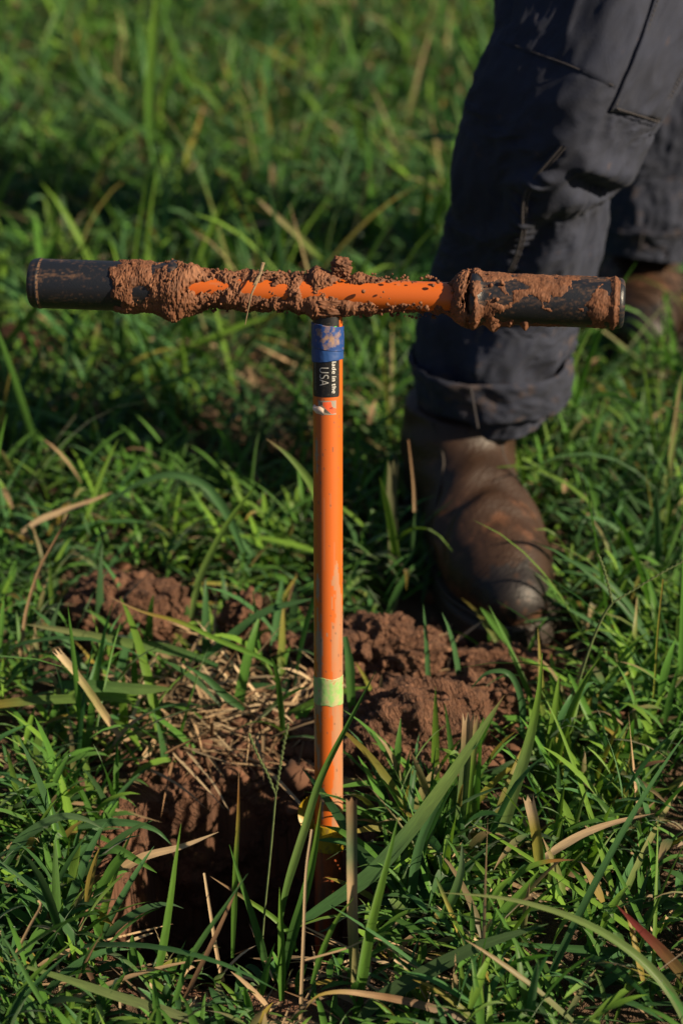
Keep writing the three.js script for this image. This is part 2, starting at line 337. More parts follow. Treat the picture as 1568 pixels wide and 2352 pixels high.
// mud: a skin whose thickness is uneven; where it is thinner than nothing the metal or rubber shows
const MUD = [0.135, 0.050, 0.020], MUD_D = [0.068, 0.028, 0.013], MUD_L = [0.205, 0.090, 0.043];
const mudTone = (x, y, z) => { const k = fbm(x * 70, y * 70, z * 70, 3), q = fbm(x * 420, y * 420, z * 420, 2); return mul3(mix3(MUD, k > 0 ? MUD_L : MUD_D, clamp(Math.abs(k) * 1.7, 0, 1)), 1 + q * 0.6); };
{
  const solidR = (s) => (s < GL1 ? gripProfile(s, GL1) : s > GR0 ? gripProfile(LEN - s, LEN - GR0) : RB);
  const softR = (s) => { let r = 0, n = 0; for (let k = -4; k <= 4; k++) { r += solidR(clamp(s + k * 0.0035, 0.01, LEN - 0.01)); n++; } return r / n; };
  const s2X = []; for (let k = 0; k <= 400; k++) s2X.push(pixOf(barL.clone().addScaledVector(AX, LEN * k / 400))[0]);
  const toX = (s) => { const f = clamp(s / LEN * 400, 0, 399.99), i = Math.floor(f); return lerp(s2X[i], s2X[i + 1], f - i); };
  const mudR = (s, X) => X > 412 && X < 485 ? lerp(RG + 0.0005, RB, sstep(412, 485, X)) : X > 1020 && X < 1082 ? lerp(RB, RG + 0.001, sstep(1020, 1076, X)) : X >= 380 && X <= 412 ? RG + 0.001 : solidR(s);
  const nu = 1150, nv = 170;
  const G = sheet(nu, nv, (u, v) => {
    const s = 0.004 + u * (LEN - 0.008), a = v * Math.PI * 2 - Math.PI, X = toX(s);
    const q = onBar(s, a, solidR(s)), big = fbm(q.x * 48, q.y * 48, q.z * 48, 3), mid = fbm(q.x * 120 + 9, q.y * 120, q.z * 120, 3), fine = ridge(q.x * 330, q.y * 330, q.z * 330, 3), grain = N(q.x * 900, q.y * 900, q.z * 900);
    const top = sstep(0.45, 1.0, Math.sin(a)), bot = sstep(-0.25, -0.75, Math.sin(a)), front = bump(a, 0.12, 0.55);
    const k1 = sstep(250, 275, X + mid * 30), k2 = sstep(415, 462, X), k3 = sstep(1015, 1048, X), k4 = sstep(1088, 1122, X);
    let tA = -2.35 + 4.6 * big + 3.4 * mid - (X < 140 ? 1.0 : 0) - (X < 95 ? 2 : 0);
    let tB = 1.4 * sstep(258, 285, X + 16 * Math.sin(a * 1.5) + mid * 40) - 1.35 + 2.0 * big + 2.2 * mid + 1.1 * fine * sstep(330, 400, X);
    tB += 6.5 * bump(X, 404, 36) * bump(a, -1.3, 0.5) + 1.2 * bump(X, 385, 45) * bump(a, -0.1, 0.6) + 1.4 * bump(X, 300, 45) - 4.2 * bump(X, 331, 17) * bump(a, -0.35, 0.3) - 2.0 * bump(X, 408, 9) * bump(a, 1.0, 0.25);
    const lowN = N(X * 0.021, 3, 1), lowM = N(X * 0.035, a, 6);
    let tC = -1.0 + 4.8 * big + 3.8 * mid + 1.1 * fine + 2.0 * top + 2.6 * bot + 1.8 * lowM - (X < 700 ? 0.5 : 2.2) * front * (1 + 0.9 * lowN);
    tC -= 3.6 * bump(X, 492, 30) * bump(a, 0.25, 0.34) + 2.2 * bump(X, 572, 12) * bump(a, 0.1, 0.25) + 2.6 * bump(X, 645, 13) * bump(a, 0.15, 0.3) + 3.0 * bump(X, 705, 14) * bump(a, 0.7, 0.3) + 2.4 * bump(X, 480, 18) * bump(a, -0.75, 0.2);
    tC += 2.4 * bump(X, 445, 24) + 6.0 * bump(X, 735, 34) * (1 - 0.45 * front) + 2.2 * bump(X, 600, 70) + 2.2 * bump(X, 820, 60) * bot + 1.0 * bump(X, 540, 24);
    if (X > 820) tC += -4.4 * sstep(820, 960, X) * (1 - bot * 0.75) + 4.4 * bump(X, 968, 34) * bump(a, -0.35, 0.28);
    tC = Math.min(tC, 9.5);
    const tD = 0.0 + 2.4 * big + 2.2 * mid + 1.0 * fine + 1.4 * bump(X, 1050, 16) + 2.0 * bump(X, 1090, 20) * bot - 2.6 * bump(X, 1081, 8) * bump(a, -0.3, 0.4);
    let tE = -0.95 + 3.2 * big + 3.2 * mid + 0.9 * top * sstep(1300, 1200, X) + 0.35 * fine;
    tE += 2.6 * bump(X, 1140, 24) * bump(a, -0.35, 0.3) + 2.2 * bump(X, 1275, 48) * bump(a, 0.75, 0.4) + 2.0 * bump(X, 1120, 30) * top + 2.6 * bump(X, 1372, 20) * bump(a, -0.2, 0.7) + 2.5 * bump(X, 1408, 7);
    tE = tE > 0 ? Math.min(tE * 0.4, 1.3) + 0.22 * fine : tE;
    tE += 6 * bump(X, 1135, 16) * bump(a, -1.35, 0.35) + 5 * bump(X, 1207, 9) * bump(a, -1.3, 0.35) + 2.5 * bump(X, 1170, 14) * bump(a, -1.3, 0.3);
    const t = X < 340 ? lerp(tA, tB, k1) : X < 700 ? lerp(tB, tC, k2) : X < 1070 ? lerp(tC, tD, k3) : lerp(tD, tE, k4);
    const lumpy = X > 262 && X < 1105 ? 1 : 0.4;
    const thick = (t + (t > 0 ? grain * 0.8 * lumpy : 0)) / 1000;
    const r = thick > 0 ? Math.max(mudR(s, X), solidR(s) - 0.001) + thick : Math.min(solidR(s), softR(s)) + Math.max(thick, -0.0025) - 0.0002;
    return { p: onBar(s, a, r), c: mudTone(q.x, q.y, q.z) };
  }, true);
  // lump on top of the T, crumbs that stick out and a collar of mud round the top of the pole
  seedR(5);
  const lump = (s, a, r0, r, seed, sq) => { const n = G.n; clodGeo(r, 12, seed, 0.9, G, onBar(s, a, r0), sq); for (let k = n; k < G.n; k++) { const c = mudTone(G.p[k * 3], G.p[k * 3 + 1], G.p[k * 3 + 2]); G.c[k * 3] = c[0]; G.c[k * 3 + 1] = c[1]; G.c[k * 3 + 2] = c[2]; } };
  lump(xToS(781), 1.5, RB + 0.0105, 0.0052, 3.3, [1.25, 0.9, 1]); lump(xToS(771), 1.45, RB + 0.0065, 0.0035, 6.1); lump(xToS(790), 1.52, RB + 0.006, 0.004, 7.7);
  for (let k = 0; k < 420; k++) {
    const X = rnd() < 0.75 ? rr(430, 1010) : rr(265, 1180), s = xToS(X), a = rr(-2.2, 2.2), bar = X > 440 && X < 1050;
    if (bar && Math.abs(a - 0.12) < 0.6 && rnd() < 0.8) continue;
    const r = rr(0.0005, 0.0016), n = G.n; clodGeo(r, 1, rnd() * 60, 0.8, G, onBar(s, a, solidR(s) + (bar ? rr(0.002, 0.005) : rr(0.0005, 0.0025))));
    for (let j = n; j < G.n; j++) { const c = mudTone(G.p[j * 3], G.p[j * 3 + 1], G.p[j * 3 + 2]); G.c[j * 3] = c[0]; G.c[j * 3 + 1] = c[1]; G.c[j * 3 + 2] = c[2]; }
  }
  sheet(60, 80, (u, v) => {
    const s = 0.004 + u * 0.0145, a = v * Math.PI * 2, q = onPole(s, a, RB), n = fbm(q.x * 120, q.y * 120, q.z * 120, 3), f = ridge(q.x * 330, q.y * 330, q.z * 330, 3);
    const e = sstep(1.0, 0.72, u + n * 0.35);
    return { p: onPole(s, a, RB - 0.0008 + e * (0.0035 + n * 0.005 + f * 0.0012)), c: mudTone(q.x, q.y, q.z) };
  }, true, G);
  tag(mesh('mud_coating', G.build(TJ), M.mud, auger), 'thick red brown mud caked along the crossbar and grips');
}
// sticker, tapes
function wrapPatch(s0, s1, a0, a1, r, f, nu = 40, nv = 40) { return sheet(nu, nv, (u, v) => { const s = lerp(s0, s1, u), a = lerp(a0, a1, v); return f(s, a, u, v, typeof r === 'function' ? r(u, v) : r); }); }
{
  const W = 512, Hc = 1160, cv = document.createElement('canvas'); cv.width = W; cv.height = Hc;
  const g = cv.getContext('2d');
  g.fillStyle = '#0d0e10'; g.fillRect(0, 0, W, Hc);
  // logo outline at the top
  g.strokeStyle = '#4fc04f'; g.lineWidth = 8; g.lineJoin = 'round'; g.beginPath();
  g.moveTo(95, 250); g.lineTo(95, 148); g.lineTo(180, 150); g.lineTo(290, 192); g.lineTo(350, 150); g.lineTo(450, 138); g.lineTo(448, 178); g.lineTo(462, 196); g.lineTo(395, 196); g.lineTo(365, 240); g.stroke();
  g.strokeStyle = '#8a8a86'; g.lineWidth = 3; g.beginPath(); g.moveTo(40, 40); g.lineTo(40, 200); g.stroke();
  // writing, read from the side with the pole upright
  g.save(); g.translate(372, 1109); g.rotate(Math.PI / 2); g.fillStyle = '#c2c2bd'; g.font = 'bold 92px sans-serif'; g.textAlign = 'right'; g.fillText('lade in the', 0, 0); g.restore();
  g.save(); g.translate(169, 995); g.rotate(Math.PI / 2); g.scale(0.74, 1); g.fillStyle = '#a2a29f'; g.font = '208px sans-serif'; g.textAlign = 'right'; g.fillText('USA', 0, 0); g.restore();
  g.save(); g.translate(50, 1065); g.rotate(Math.PI / 2); g.scale(0.72, 1); g.fillStyle = '#6a6f73'; g.font = 'italic 66px sans-serif'; g.textAlign = 'right'; g.fillText('www.ams-samplers.com', 0, 0); g.restore();
  seedR(31);
  for (let k = 0; k < 900; k++) { const x = rnd() * W, y = rnd() * Hc, q = rnd(); g.fillStyle = `rgba(${120 + 60 * q},${98 + 40 * q},${70 + 30 * q},${0.15 + 0.5 * rnd() ** 3})`; const r = 1 + 5 * rnd() ** 3; g.beginPath(); g.ellipse(x, y, r, r * rr(0.6, 2), rnd() * 3, 0, 7); g.fill(); }
  for (let k = 0; k < 260; k++) { const x = 300 + gauss() * 190, y = rnd() * Hc; g.fillStyle = `rgba(96,84,66,${0.05 + 0.12 * rnd()})`; const r = 4 + 16 * rnd(); g.beginPath(); g.ellipse(x, y, r, r * rr(0.4, 1.8), rnd() * 3, 0, 7); g.fill(); }
  const t = new THREE.CanvasTexture(cv); t.colorSpace = THREE.SRGBColorSpace; t.anisotropy = 8;
  const mat = new THREE.MeshPhysicalMaterial({ name: 'sticker', map: t, roughness: 0.45 });
  const s0 = yToP(724), s1 = yToP(907), A0 = -1.25, A1 = 0.86;
  const rnd2 = 0.06; // rounded lower corners
  const G = wrapPatch(s0, s1, A0, A1, RB + 0.00025, (s, a, u, v, r) => {
    const edge = Math.max(0, u - (1 - rnd2)) / rnd2, k = 1 - 0.085 * (1 - Math.sqrt(Math.max(0, 1 - edge * edge)));
    const vv = 0.5 + (v - 0.5) * k; const aa = lerp(A0, A1, vv);
    return { p: onPole(s, aa, r), c: [1, 1, 1], u: vv, w: 1 - u };
  }, 120, 40);
  const m = mesh('sticker', G.build(TJ), mat, auger); m.userData.label = 'black sticker with white sideways lettering below the handle';
  // torn price sticker
  const c2 = document.createElement('canvas'); c2.width = 256; c2.height = 192; const h = c2.getContext('2d');
  h.fillStyle = '#8d8478'; h.fillRect(0, 0, 256, 192); h.fillStyle = '#d9552c'; h.beginPath(); h.moveTo(70, 22); h.lineTo(180, 10); h.lineTo(200, 90); h.lineTo(256, 110); h.lineTo(256, 170); h.lineTo(190, 180); h.lineTo(120, 120); h.lineTo(72, 70); h.fill();
  h.fillStyle = '#57504a'; h.beginPath(); h.moveTo(20, 95); h.lineTo(120, 120); h.lineTo(185, 182); h.lineTo(120, 170); h.lineTo(30, 130); h.fill(); h.fillRect(30, 20, 38, 40);
  h.fillStyle = '#4a2418'; h.font = 'bold 46px sans-serif'; h.fillText('48', 160, 118);
  for (let k = 0; k < 220; k++) { h.fillStyle = `rgba(${150 + 60 * rnd()},${140 + 40 * rnd()},${120},0.35)`; h.fillRect(rnd() * 256, rnd() * 192, 2 + rnd() * 7, 1 + rnd() * 3); }
  const t2 = new THREE.CanvasTexture(c2); t2.colorSpace = THREE.SRGBColorSpace;
  const q = wrapPatch(yToP(915), yToP(947), -0.68, 0.58, RB + 0.0002, (s, a, u, v, r) => ({ p: onPole(s, a, r), c: [1, 1, 1], u: v, w: 1 - u }), 12, 24);
  mesh('price_label', q.build(TJ), new THREE.MeshPhysicalMaterial({ name: 'price_label', map: t2, roughness: 0.6 }), auger);
  const flap = wrapPatch(yToP(925), yToP(942), -1.05, -0.25, 0, (s, a, u, v) => ({ p: onPole(s + v * 0.0025 + Math.sin(v * 7) * 0.0005, a, RB + 0.0004 + 0.0016 * Math.sin(u * Math.PI) * (1 - v * 0.5)), c: [0.72, 0.55, 0.44] }), 8, 16);
  mesh('torn_paper', flap.build(TJ), M.tape, auger);
}
function tapeBand(name, Y0, Y1, r, colour, opt = {}) {
  const s0 = yToP(Y0), s1 = yToP(Y1), slant = opt.slant ?? 0, A0 = opt.a0 ?? -Math.PI, A1 = opt.a1 ?? Math.PI;
  const G = new Geo();
  sheet(50, 90, (u, v) => {
    const a = lerp(A0, A1, v), uu = clamp(u * 1.08 - 0.04, 0, 1), edge = (u < 0.04 || u > 0.96) ? 0 : 1;
    const s = lerp(s0, s1, uu) + slant * Math.sin(a) + 0.0006 * N(a * 2, uu * 3, r * 9000) * (opt.rag ?? 1);
    const wr = (opt.wrinkle ?? 0.0003) * fbm(a * 2.5, s * 130, 2, 3);
    const d = fbm(a * 2.2, s * 90, (opt.seed ?? 1), 4), d2 = fbm(a * 5 + s * 300, s * 240, 4, 3);
    let c = colour;
    if (opt.dirt) { const k = d + 0.6 * d2 + opt.dirt + 0.25 * bump(a, 0.12, 0.4) * (opt.mid ?? 0); if (k > 0) c = mix3(c, opt.dirtC ?? DUST, clamp(0.35 + k * 1.6, 0, 0.92)); }
    if (opt.worn && d2 + 0.5 * d > opt.worn) c = opt.wornC;
    return { p: onPole(s, a, RB + (edge ? r : 0.0001) + Math.max(-r * 0.5, wr)), c };
  }, false, G);
  return mesh(name, G.build(TJ), M.tape, auger);
}
tapeBand('blue_tape', 744, 800, 0.0011, [0.012, 0.05, 0.2], { dirt: -0.12, mid: 1.2, seed: 3, slant: 0.0016, wrinkle: 0.0005, dirtC: [0.30, 0.185, 0.105] });
tapeBand('blue_tape', 776, 826, 0.0008, [0.016, 0.06, 0.21], { dirt: 0.0, mid: 1.0, seed: 8, slant: -0.0012, wrinkle: 0.0005, dirtC: [0.27, 0.19, 0.125] });
tapeBand('green_tape', 1550, 1612, 0.0004, [0.22, 0.40, 0.125], { dirt: 0.1, seed: 12, dirtC: [0.36, 0.34, 0.18], worn: 0.42, wornC: [0.40, 0.12, 0.03], rag: 2 });
tapeBand('yellow_tape', 1888, 1948, 0.0007, [0.36, 0.25, 0.008], { dirt: -0.1, seed: 15, dirtC: [0.16, 0.10, 0.03] });
{ // loose end of the yellow tape standing off to the left
  const s0 = yToP(1826), s1 = yToP(1905);
  const G = sheet(20, 20, (u, v) => { const k = Math.sin(Math.PI * clamp(u, 0.04, 0.96)) ** 0.4; const c0 = onPole(lerp(s0, s1, u), -Math.PI / 2, RB + 0.0006); return { p: c0.addScaledVector(PE2, -v * 0.0125 * k).addScaledVector(PE1, 0.004 * v * v - 0.002 * Math.sin(u * 5) * v), c: mul3([0.27, 0.18, 0.008], 1 + 0.25 * fbm(u * 5, v * 5, 2, 3)) }; });
  mesh('tape_flap', G.build(TJ), M.tape, auger);
}

// ------------------------------------------------------------------ the person: trouser legs and boots
function spline(list, key) { // smooth through rows [Y, ...]
  const c = new THREE.CatmullRomCurve3(list.map((r) => V(...key(r))), false, 'centripetal'); return c;
}
function surfaceNet(lo, hi, cell, sdf, colour) {
  const n = [0, 1, 2].map((k) => Math.ceil((hi[k] - lo[k]) / cell) + 1), id = (x, y, z) => (x * n[1] + y) * n[2] + z, f = new Float32Array(n[0] * n[1] * n[2]);
  for (let x = 0; x < n[0]; x++) for (let y = 0; y < n[1]; y++) for (let z = 0; z < n[2]; z++) f[id(x, y, z)] = sdf(lo[0] + x * cell, lo[1] + y * cell, lo[2] + z * cell);
  const G = new Geo(), vid = new Int32Array(f.length).fill(-1);
  for (let x = 0; x < n[0] - 1; x++) for (let y = 0; y < n[1] - 1; y++) for (let z = 0; z < n[2] - 1; z++) {
    let sx = 0, sy = 0, sz = 0, k = 0;
    const corner = (i) => f[id(x + (i & 1), y + ((i >> 1) & 1), z + (i >> 2))];
    for (let i = 0; i < 8; i++) for (const b of [1, 2, 4]) if (!(i & b)) { const p = corner(i), q = corner(i | b); if ((p < 0) !== (q < 0)) { const t = p / (p - q); sx += (i & 1) + (b === 1 ? t : 0); sy += ((i >> 1) & 1) + (b === 2 ? t : 0); sz += (i >> 2) + (b === 4 ? t : 0); k++; } }
    if (k) { const px = lo[0] + (x + sx / k) * cell, py = lo[1] + (y + sy / k) * cell, pz = lo[2] + (z + sz / k) * cell; vid[id(x, y, z)] = G.v(px, py, pz, colour(px, py, pz), px * 6, pz * 6 + py * 6); }
  }
  for (let x = 1; x < n[0] - 1; x++) for (let y = 1; y < n[1] - 1; y++) for (let z = 1; z < n[2] - 1; z++) {
    const a = f[id(x, y, z)] < 0;
    const face = (b, q) => { if (a !== b < 0 && q.every((k) => k >= 0)) a ? G.quad(...q) : G.quad(q[3], q[2], q[1], q[0]); };
    face(f[id(x + 1, y, z)], [vid[id(x, y - 1, z - 1)], vid[id(x, y, z - 1)], vid[id(x, y, z)], vid[id(x, y - 1, z)]]);
    face(f[id(x, y + 1, z)], [vid[id(x - 1, y, z - 1)], vid[id(x - 1, y, z)], vid[id(x, y, z)], vid[id(x, y, z - 1)]]);
    face(f[id(x, y, z + 1)], [vid[id(x - 1, y - 1, z)], vid[id(x, y - 1, z)], vid[id(x, y, z)], vid[id(x - 1, y, z)]]);
  }
  return G;
}
const smin = (a, b, k) => { const h = clamp(0.5 + 0.5 * (b - a) / k, 0, 1); return lerp(b, a, h) - k * h * (1 - h); };
function capsule(px, py, pz, a, b, ra, rb, zs) { const dx = b[0] - a[0], dy = b[1] - a[1], l2 = dx * dx + dy * dy || 1e-9, t = clamp(((px - a[0]) * dx + (py - a[1]) * dy) / l2, 0, 1); return Math.hypot(px - a[0] - dx * t, py - a[1] - dy * t, pz / zs) - lerp(ra, rb, t); }
// foot: +x toe, y up, z side
function bootSDF(x, y, z) {
  let d = capsule(x, y, z, [-0.010, 0.10], [-0.008, 0.18], 0.050, 0.052, 0.98);
  d = smin(d, capsule(x, y, z, [-0.04, 0.058], [-0.012, 0.10], 0.04, 0.05, 0.92), 0.03);
  d = smin(d, capsule(x, y, z, [-0.035, 0.046], [0.10, 0.046], 0.038, 0.04, 0.98), 0.03);
  d = smin(d, capsule(x, y, z, [0.02, 0.095], [0.095, 0.064], 0.048, 0.041, 0.95), 0.03);
  d = smin(d, capsule(x, y, z, [0.095, 0.056], [0.150, 0.048], 0.044, 0.042, 1.14), 0.03);
  d = smin(d, capsule(x, y, z, [0.150, 0.047], [0.197, 0.043], 0.041, 0.029, 1.10), 0.02);
  d += 0.0005 * ridge(x * 40 + z * 12, y * 70 - x * 22, z * 40, 3) * sstep(0.03, 0.06, y);
  // creases over the instep and ankle, leather unevenness
  d += 0.0030 * Math.sin((x * 0.8 + y * 0.6) * 230 + 3.5 * N(z * 22, 1, x * 8)) * bump(x, 0.112, 0.032) * sstep(0.045, 0.07, y);
  d += 0.0013 * Math.sin((y * 1.0 - x * 0.5) * 150 + 2.5 * N(z * 18, 3, y * 9)) * bump(y, 0.125, 0.03);
  d += 0.0022 * fbm(x * 22, y * 22, z * 22, 3);
  d = Math.max(d, 0.022 - y, y - 0.150);
  return d;
}
const LEATHER = [0.032, 0.0165, 0.0098];
const bootGeo = surfaceNet([-0.1, 0.0, -0.075], [0.25, 0.20, 0.075], 0.0035, bootSDF, (x, y, z) => {
  const n = fbm(x * 18, y * 18, z * 18, 4), q = fbm(x * 90, y * 90, z * 90, 3);
  let c = mul3(LEATHER, 1 + n * 0.8 + q * 0.3);
  if (x > 0.194 + n * 0.03 + q * 0.02 && y < 0.085) c = mix3(c, [0.014, 0.013, 0.014], 0.85);       // scuffed dark toe
  const mudk = q * 1.1 + n * 0.8 - 0.22 - sstep(0.03, 0.12, y) * 0.25 + bump(x, 0.14, 0.05) * 0.18 + bump(y, 0.026, 0.014) * 0.55; if (mudk > 0) c = mix3(c, [0.105, 0.048, 0.026], clamp(mudk * 3.0, 0, 0.8));
  return c;
}).build();
const soleGeo = (() => {
  const half = (x) => { const t = clamp((x + 0.08) / 0.305, 0, 1); const w = 0.036 + 0.016 * sstep(0.35, 0.72, t) - 0.006 * bump(t, 0.4, 0.12); const a = t < 0.12 ? Math.sqrt(1 - (1 - t / 0.12) ** 2) : t > 0.76 ? Math.sqrt(Math.max(0, 1 - ((t - 0.76) / 0.24) ** 2)) : 1; return w * a; };
  const s = new THREE.Shape(); const n = 40;
  for (let k = 0; k <= n; k++) { const x = -0.08 + 0.305 * (0.5 - 0.5 * Math.cos(Math.PI * k / n)); k ? s.lineTo(x, half(x)) : s.moveTo(x, half(x)); }
  for (let k = n - 1; k > 0; k--) { const x = -0.08 + 0.305 * (0.5 - 0.5 * Math.cos(Math.PI * k / n)); s.lineTo(x, -half(x)); }
  const g = new THREE.ExtrudeGeometry(s, { depth: 0.018, bevelEnabled: true, bevelThickness: 0.004, bevelSize: 0.004, bevelSegments: 3, curveSegments: 4 });
  g.rotateX(-Math.PI / 2); g.translate(0, 0.004, 0); return g;
})();
const seamTube = (pts, r) => new THREE.TubeGeometry(new THREE.CatmullRomCurve3(pts), 60, r, 6);
function onBoot(x, y, side) { let a = 0, b = 0.09; for (let k = 0; k < 24; k++) { const m = (a + b) / 2; bootSDF(x, y, m * side) < 0 ? a = m : b = m; } return V(x, y, (a + 0.0004) * side); }
const person = thing('person', 'person in dark grey turned up work trousers and brown muddy boots beside the auger', 'person', onGround(1200, 1180));
const PO = person.position;
function boot(toe, yaw, sink) {
  const g = new THREE.Group(); g.name = 'boot'; person.add(g);
  // foot points from heel to toe; yaw turns it about the vertical from straight at the camera
  const dir = V(Math.sin(yaw), 0, Math.cos(yaw)), base = toe.clone().addScaledVector(dir, -0.2385); base.y = -sink;
  g.position.copy(base).sub(PO); g.scale.set(1.06, 1, 1.02); g.rotation.y = Math.atan2(-dir.z, dir.x);
  mesh('upper', bootGeo, M.leather, g); mesh('sole', soleGeo, M.sole, g);
  for (const s of [-1, 1]) mesh('seam', seamTube([[0.03, 0.146], [0.055, 0.118], [0.09, 0.085], [0.11, 0.06], [0.12, 0.035]].map(([x, y]) => onBoot(x, y, s)), 0.0012), M.sole, g);
  { const o = []; for (let k = 0; k <= 40; k++) { const th = k / 40 * Math.PI * 2, x = 0.072 + 0.1525 * Math.cos(th); let a = 0, b = 0.09; for (let i = 0; i < 22; i++) { const m = (a + b) / 2; bootSDF(clamp(x, -0.072, 0.216), 0.034, m) < 0 ? a = m : b = m; } o.push(V(x, 0.0275, (a + 0.003) * (Math.sin(th) >= 0 ? 1 : -1) * Math.min(1, Math.abs(Math.sin(th)) * 3))); } mesh('welt', new THREE.TubeGeometry(new THREE.CatmullRomCurve3(o, true), 140, 0.0028, 6, true), M.sole, g); }
  mesh('toe_welt', seamTube([[0.10, 0.030], [0.15, 0.030], [0.19, 0.030]].map(([x, y]) => onBoot(x, y, 1)), 0.0018), M.sole, g);
  return g;
}
const toe1 = onGround(1194, 1502), toe2 = onGround(1480, 862);
boot(toe1, 0.205, 0.0); boot(toe2, -0.05, 0.0);

const CLOTH = [0.0135, 0.018, 0.036], CLOTH_DUST = [0.070, 0.044, 0.030];
function makeLeg(rows, seed, cornerA, label) {
  // rows: [Y, cx, half width px, z]; the leg is lofted through them
  const P = rows.map((r) => at(r[1], r[0], r[3])), W = rows.map((r) => r[2] * mpp(r[3])), n = rows.length;
  const curve = new THREE.CatmullRomCurve3(P, false, 'centripetal'), Ys = rows.map((r) => r[0]);
  const lens = curve.getLengths(600), total = lens[600];
  // u of each row
  const uRow = P.map((p) => { let best = 0, bd = 1e9; for (let k = 0; k <= 600; k++) { const q = curve.getPoint(k / 600), d = q.distanceToSquared(p); if (d < bd) { bd = d; best = k; } } return best / 600; });
  const interp = (arr, u) => { let i = 0; while (i < n - 2 && uRow[i + 1] < u) i++; const t = clamp((u - uRow[i]) / (uRow[i + 1] - uRow[i]), 0, 1), g = (k) => arr[clamp(k, 0, n - 1)]; const p0 = g(i - 1), p1 = g(i), p2 = g(i + 1), p3 = g(i + 2); return 0.5 * (2 * p1 + (p2 - p0) * t + (2 * p0 - 5 * p1 + 4 * p2 - p3) * t * t + (3 * p1 - p0 - 3 * p2 + p3) * t * t * t); };
  const YofU = (u) => interp(Ys, u);
  const cache = new Map();
  const frame = (u) => { const key = Math.round(u * 20000); if (cache.has(key)) return cache.get(key); const c = curve.getPoint(u), T = curve.getTangent(u); const e1 = CAMP.clone().sub(c); e1.addScaledVector(T, -e1.dot(T)).normalize(); const e2 = new THREE.Vector3().crossVectors(T, e1).normalize(); if (e2.x < 0) e2.negate(); const r = { c, e1, e2, w: interp(W, u), Y: YofU(u) }; cache.set(key, r); return r; };
  const folds = makeLeg.folds;
  function point(u, a, off = 0) { // a: 0 toward the camera, +90 deg to the right
    const f = frame(u), p = seed === 1 ? 3.8 : 2.6, f1 = seed === 1 ? cornerA - 0.19 * sstep(360, 250, f.Y) : cornerA, q = a - f1;
    const sq = (t) => 1 / Math.pow(Math.pow(Math.abs(Math.cos(t)), p) + Math.pow(Math.abs(Math.sin(t)), p), 1 / p);
    let r = f.w * 0.97 * sq(q) / sq(Math.PI / 2 - f1);
    const s = u * total;
    // hanging folds and slanting creases
    r += 0.0055 * fbm(a * 1.6 + s * 5 + seed, s * 7 - a * 0.8, seed, 3) + 0.0036 * ridge(a * 1.9 + s * 9, s * 17 - a * 2.4, seed + 3, 2) + 0.0016 * ridge(a * 4 + s * 16, s * 40 - a * 5, seed + 9, 2) * sstep(0.1, 0.5, N(a * 1.5, s * 8, seed) + 0.4);
    if (seed === 1) r += folds(f.Y, a);
    r += off;
    return f.c.clone().addScaledVector(f.e1, Math.cos(a) * r * 0.96).addScaledVector(f.e2, Math.sin(a) * r);
  }
  const colour = (p, extra = 0) => { const n1 = fbm(p.x * 26, p.y * 26, p.z * 26, 3), n2 = fbm(p.x * 90, p.y * 90, p.z * 90, 3); const low = sstep(0.42, 0.12, p.y); let c = mul3(CLOTH, 1 + n1 * 0.5 + n2 * 0.35); const k = n2 * 1.2 + n1 * 0.9 - 0.58 + low * 0.36 + extra; if (k > 0) c = mix3(c, CLOTH_DUST, clamp(k * 1.5, 0, 0.55)); return c; };
  const G = new Geo();
  sheet(460, 190, (u, v) => { const p = point(u, v * Math.PI * 2 - Math.PI); return { p, c: colour(p), u: v * 1.0, w: u * total / 0.45 }; }, true, G);
  capFan(G, 0, 190, true, CLOTH); capFan(G, 460 * 190, 190, false, CLOTH);
  const m = mesh('trouser_leg', G.build(PO), M.cloth, person); m.userData.label = label;
  return { m, point, colour, YofU, uOfY: (Y) => { let a = 0, b = 1; for (let k = 0; k < 30; k++) { const q = (a + b) / 2; YofU(q) > Y ? a = q : b = q; } return (a + b) / 2; }, total };
}
makeLeg.folds = (Y, a) => {
  let d = 0;
  d -= 0.013 * Math.exp(-(((Y - (300 + 34 * Math.max(0, a - 0.3))) / 11) ** 2)) * sstep(0.2, 0.6, a) * sstep(1.75, 1.3, a);       // deep crease behind the knee
  d += 0.007 * Math.exp(-(((Y - (276 + 30 * Math.max(0, a - 0.3))) / 15) ** 2)) * sstep(0.1, 0.5, a) * sstep(1.8, 1.3, a);
  d += 0.012 * Math.exp(-(((Y - (410 - 120 * a)) / 26) ** 2)) * bump(a, -0.12, 0.42);                               // slanting fold at the shin
  d += 0.010 * Math.exp(-(((Y - (330 - 90 * a)) / 18) ** 2)) * bump(a, 0.02, 0.22);
  d -= 0.010 * Math.exp(-(((Y - (480 - 160 * a)) / 30) ** 2)) * bump(a, 0.2, 0.4);
  d += 0.012 * Math.exp(-(((Y - (800 - 60 * a)) / 34) ** 2)) * bump(a, -0.15, 0.35);                                // slack above the turn-up
  d += 0.008 * bump(Y, 780, 60) * bump(a, 1.0, 0.22) - 0.012 * bump(Y, 820, 50) * bump(a, 0.6, 0.25) - 0.010 * bump(Y, 840, 40) * bump(a, -0.5, 0.2);
  d += 0.0026 * Math.sin(Y / 3.4 + 3 * N(Y / 30, a, 2)) * bump(a, 0.12 - (Y - 262) * 0.00077, 0.10) * sstep(260, 320, Y) * sstep(640, 560, Y);             // puckered seam
  return d;
};
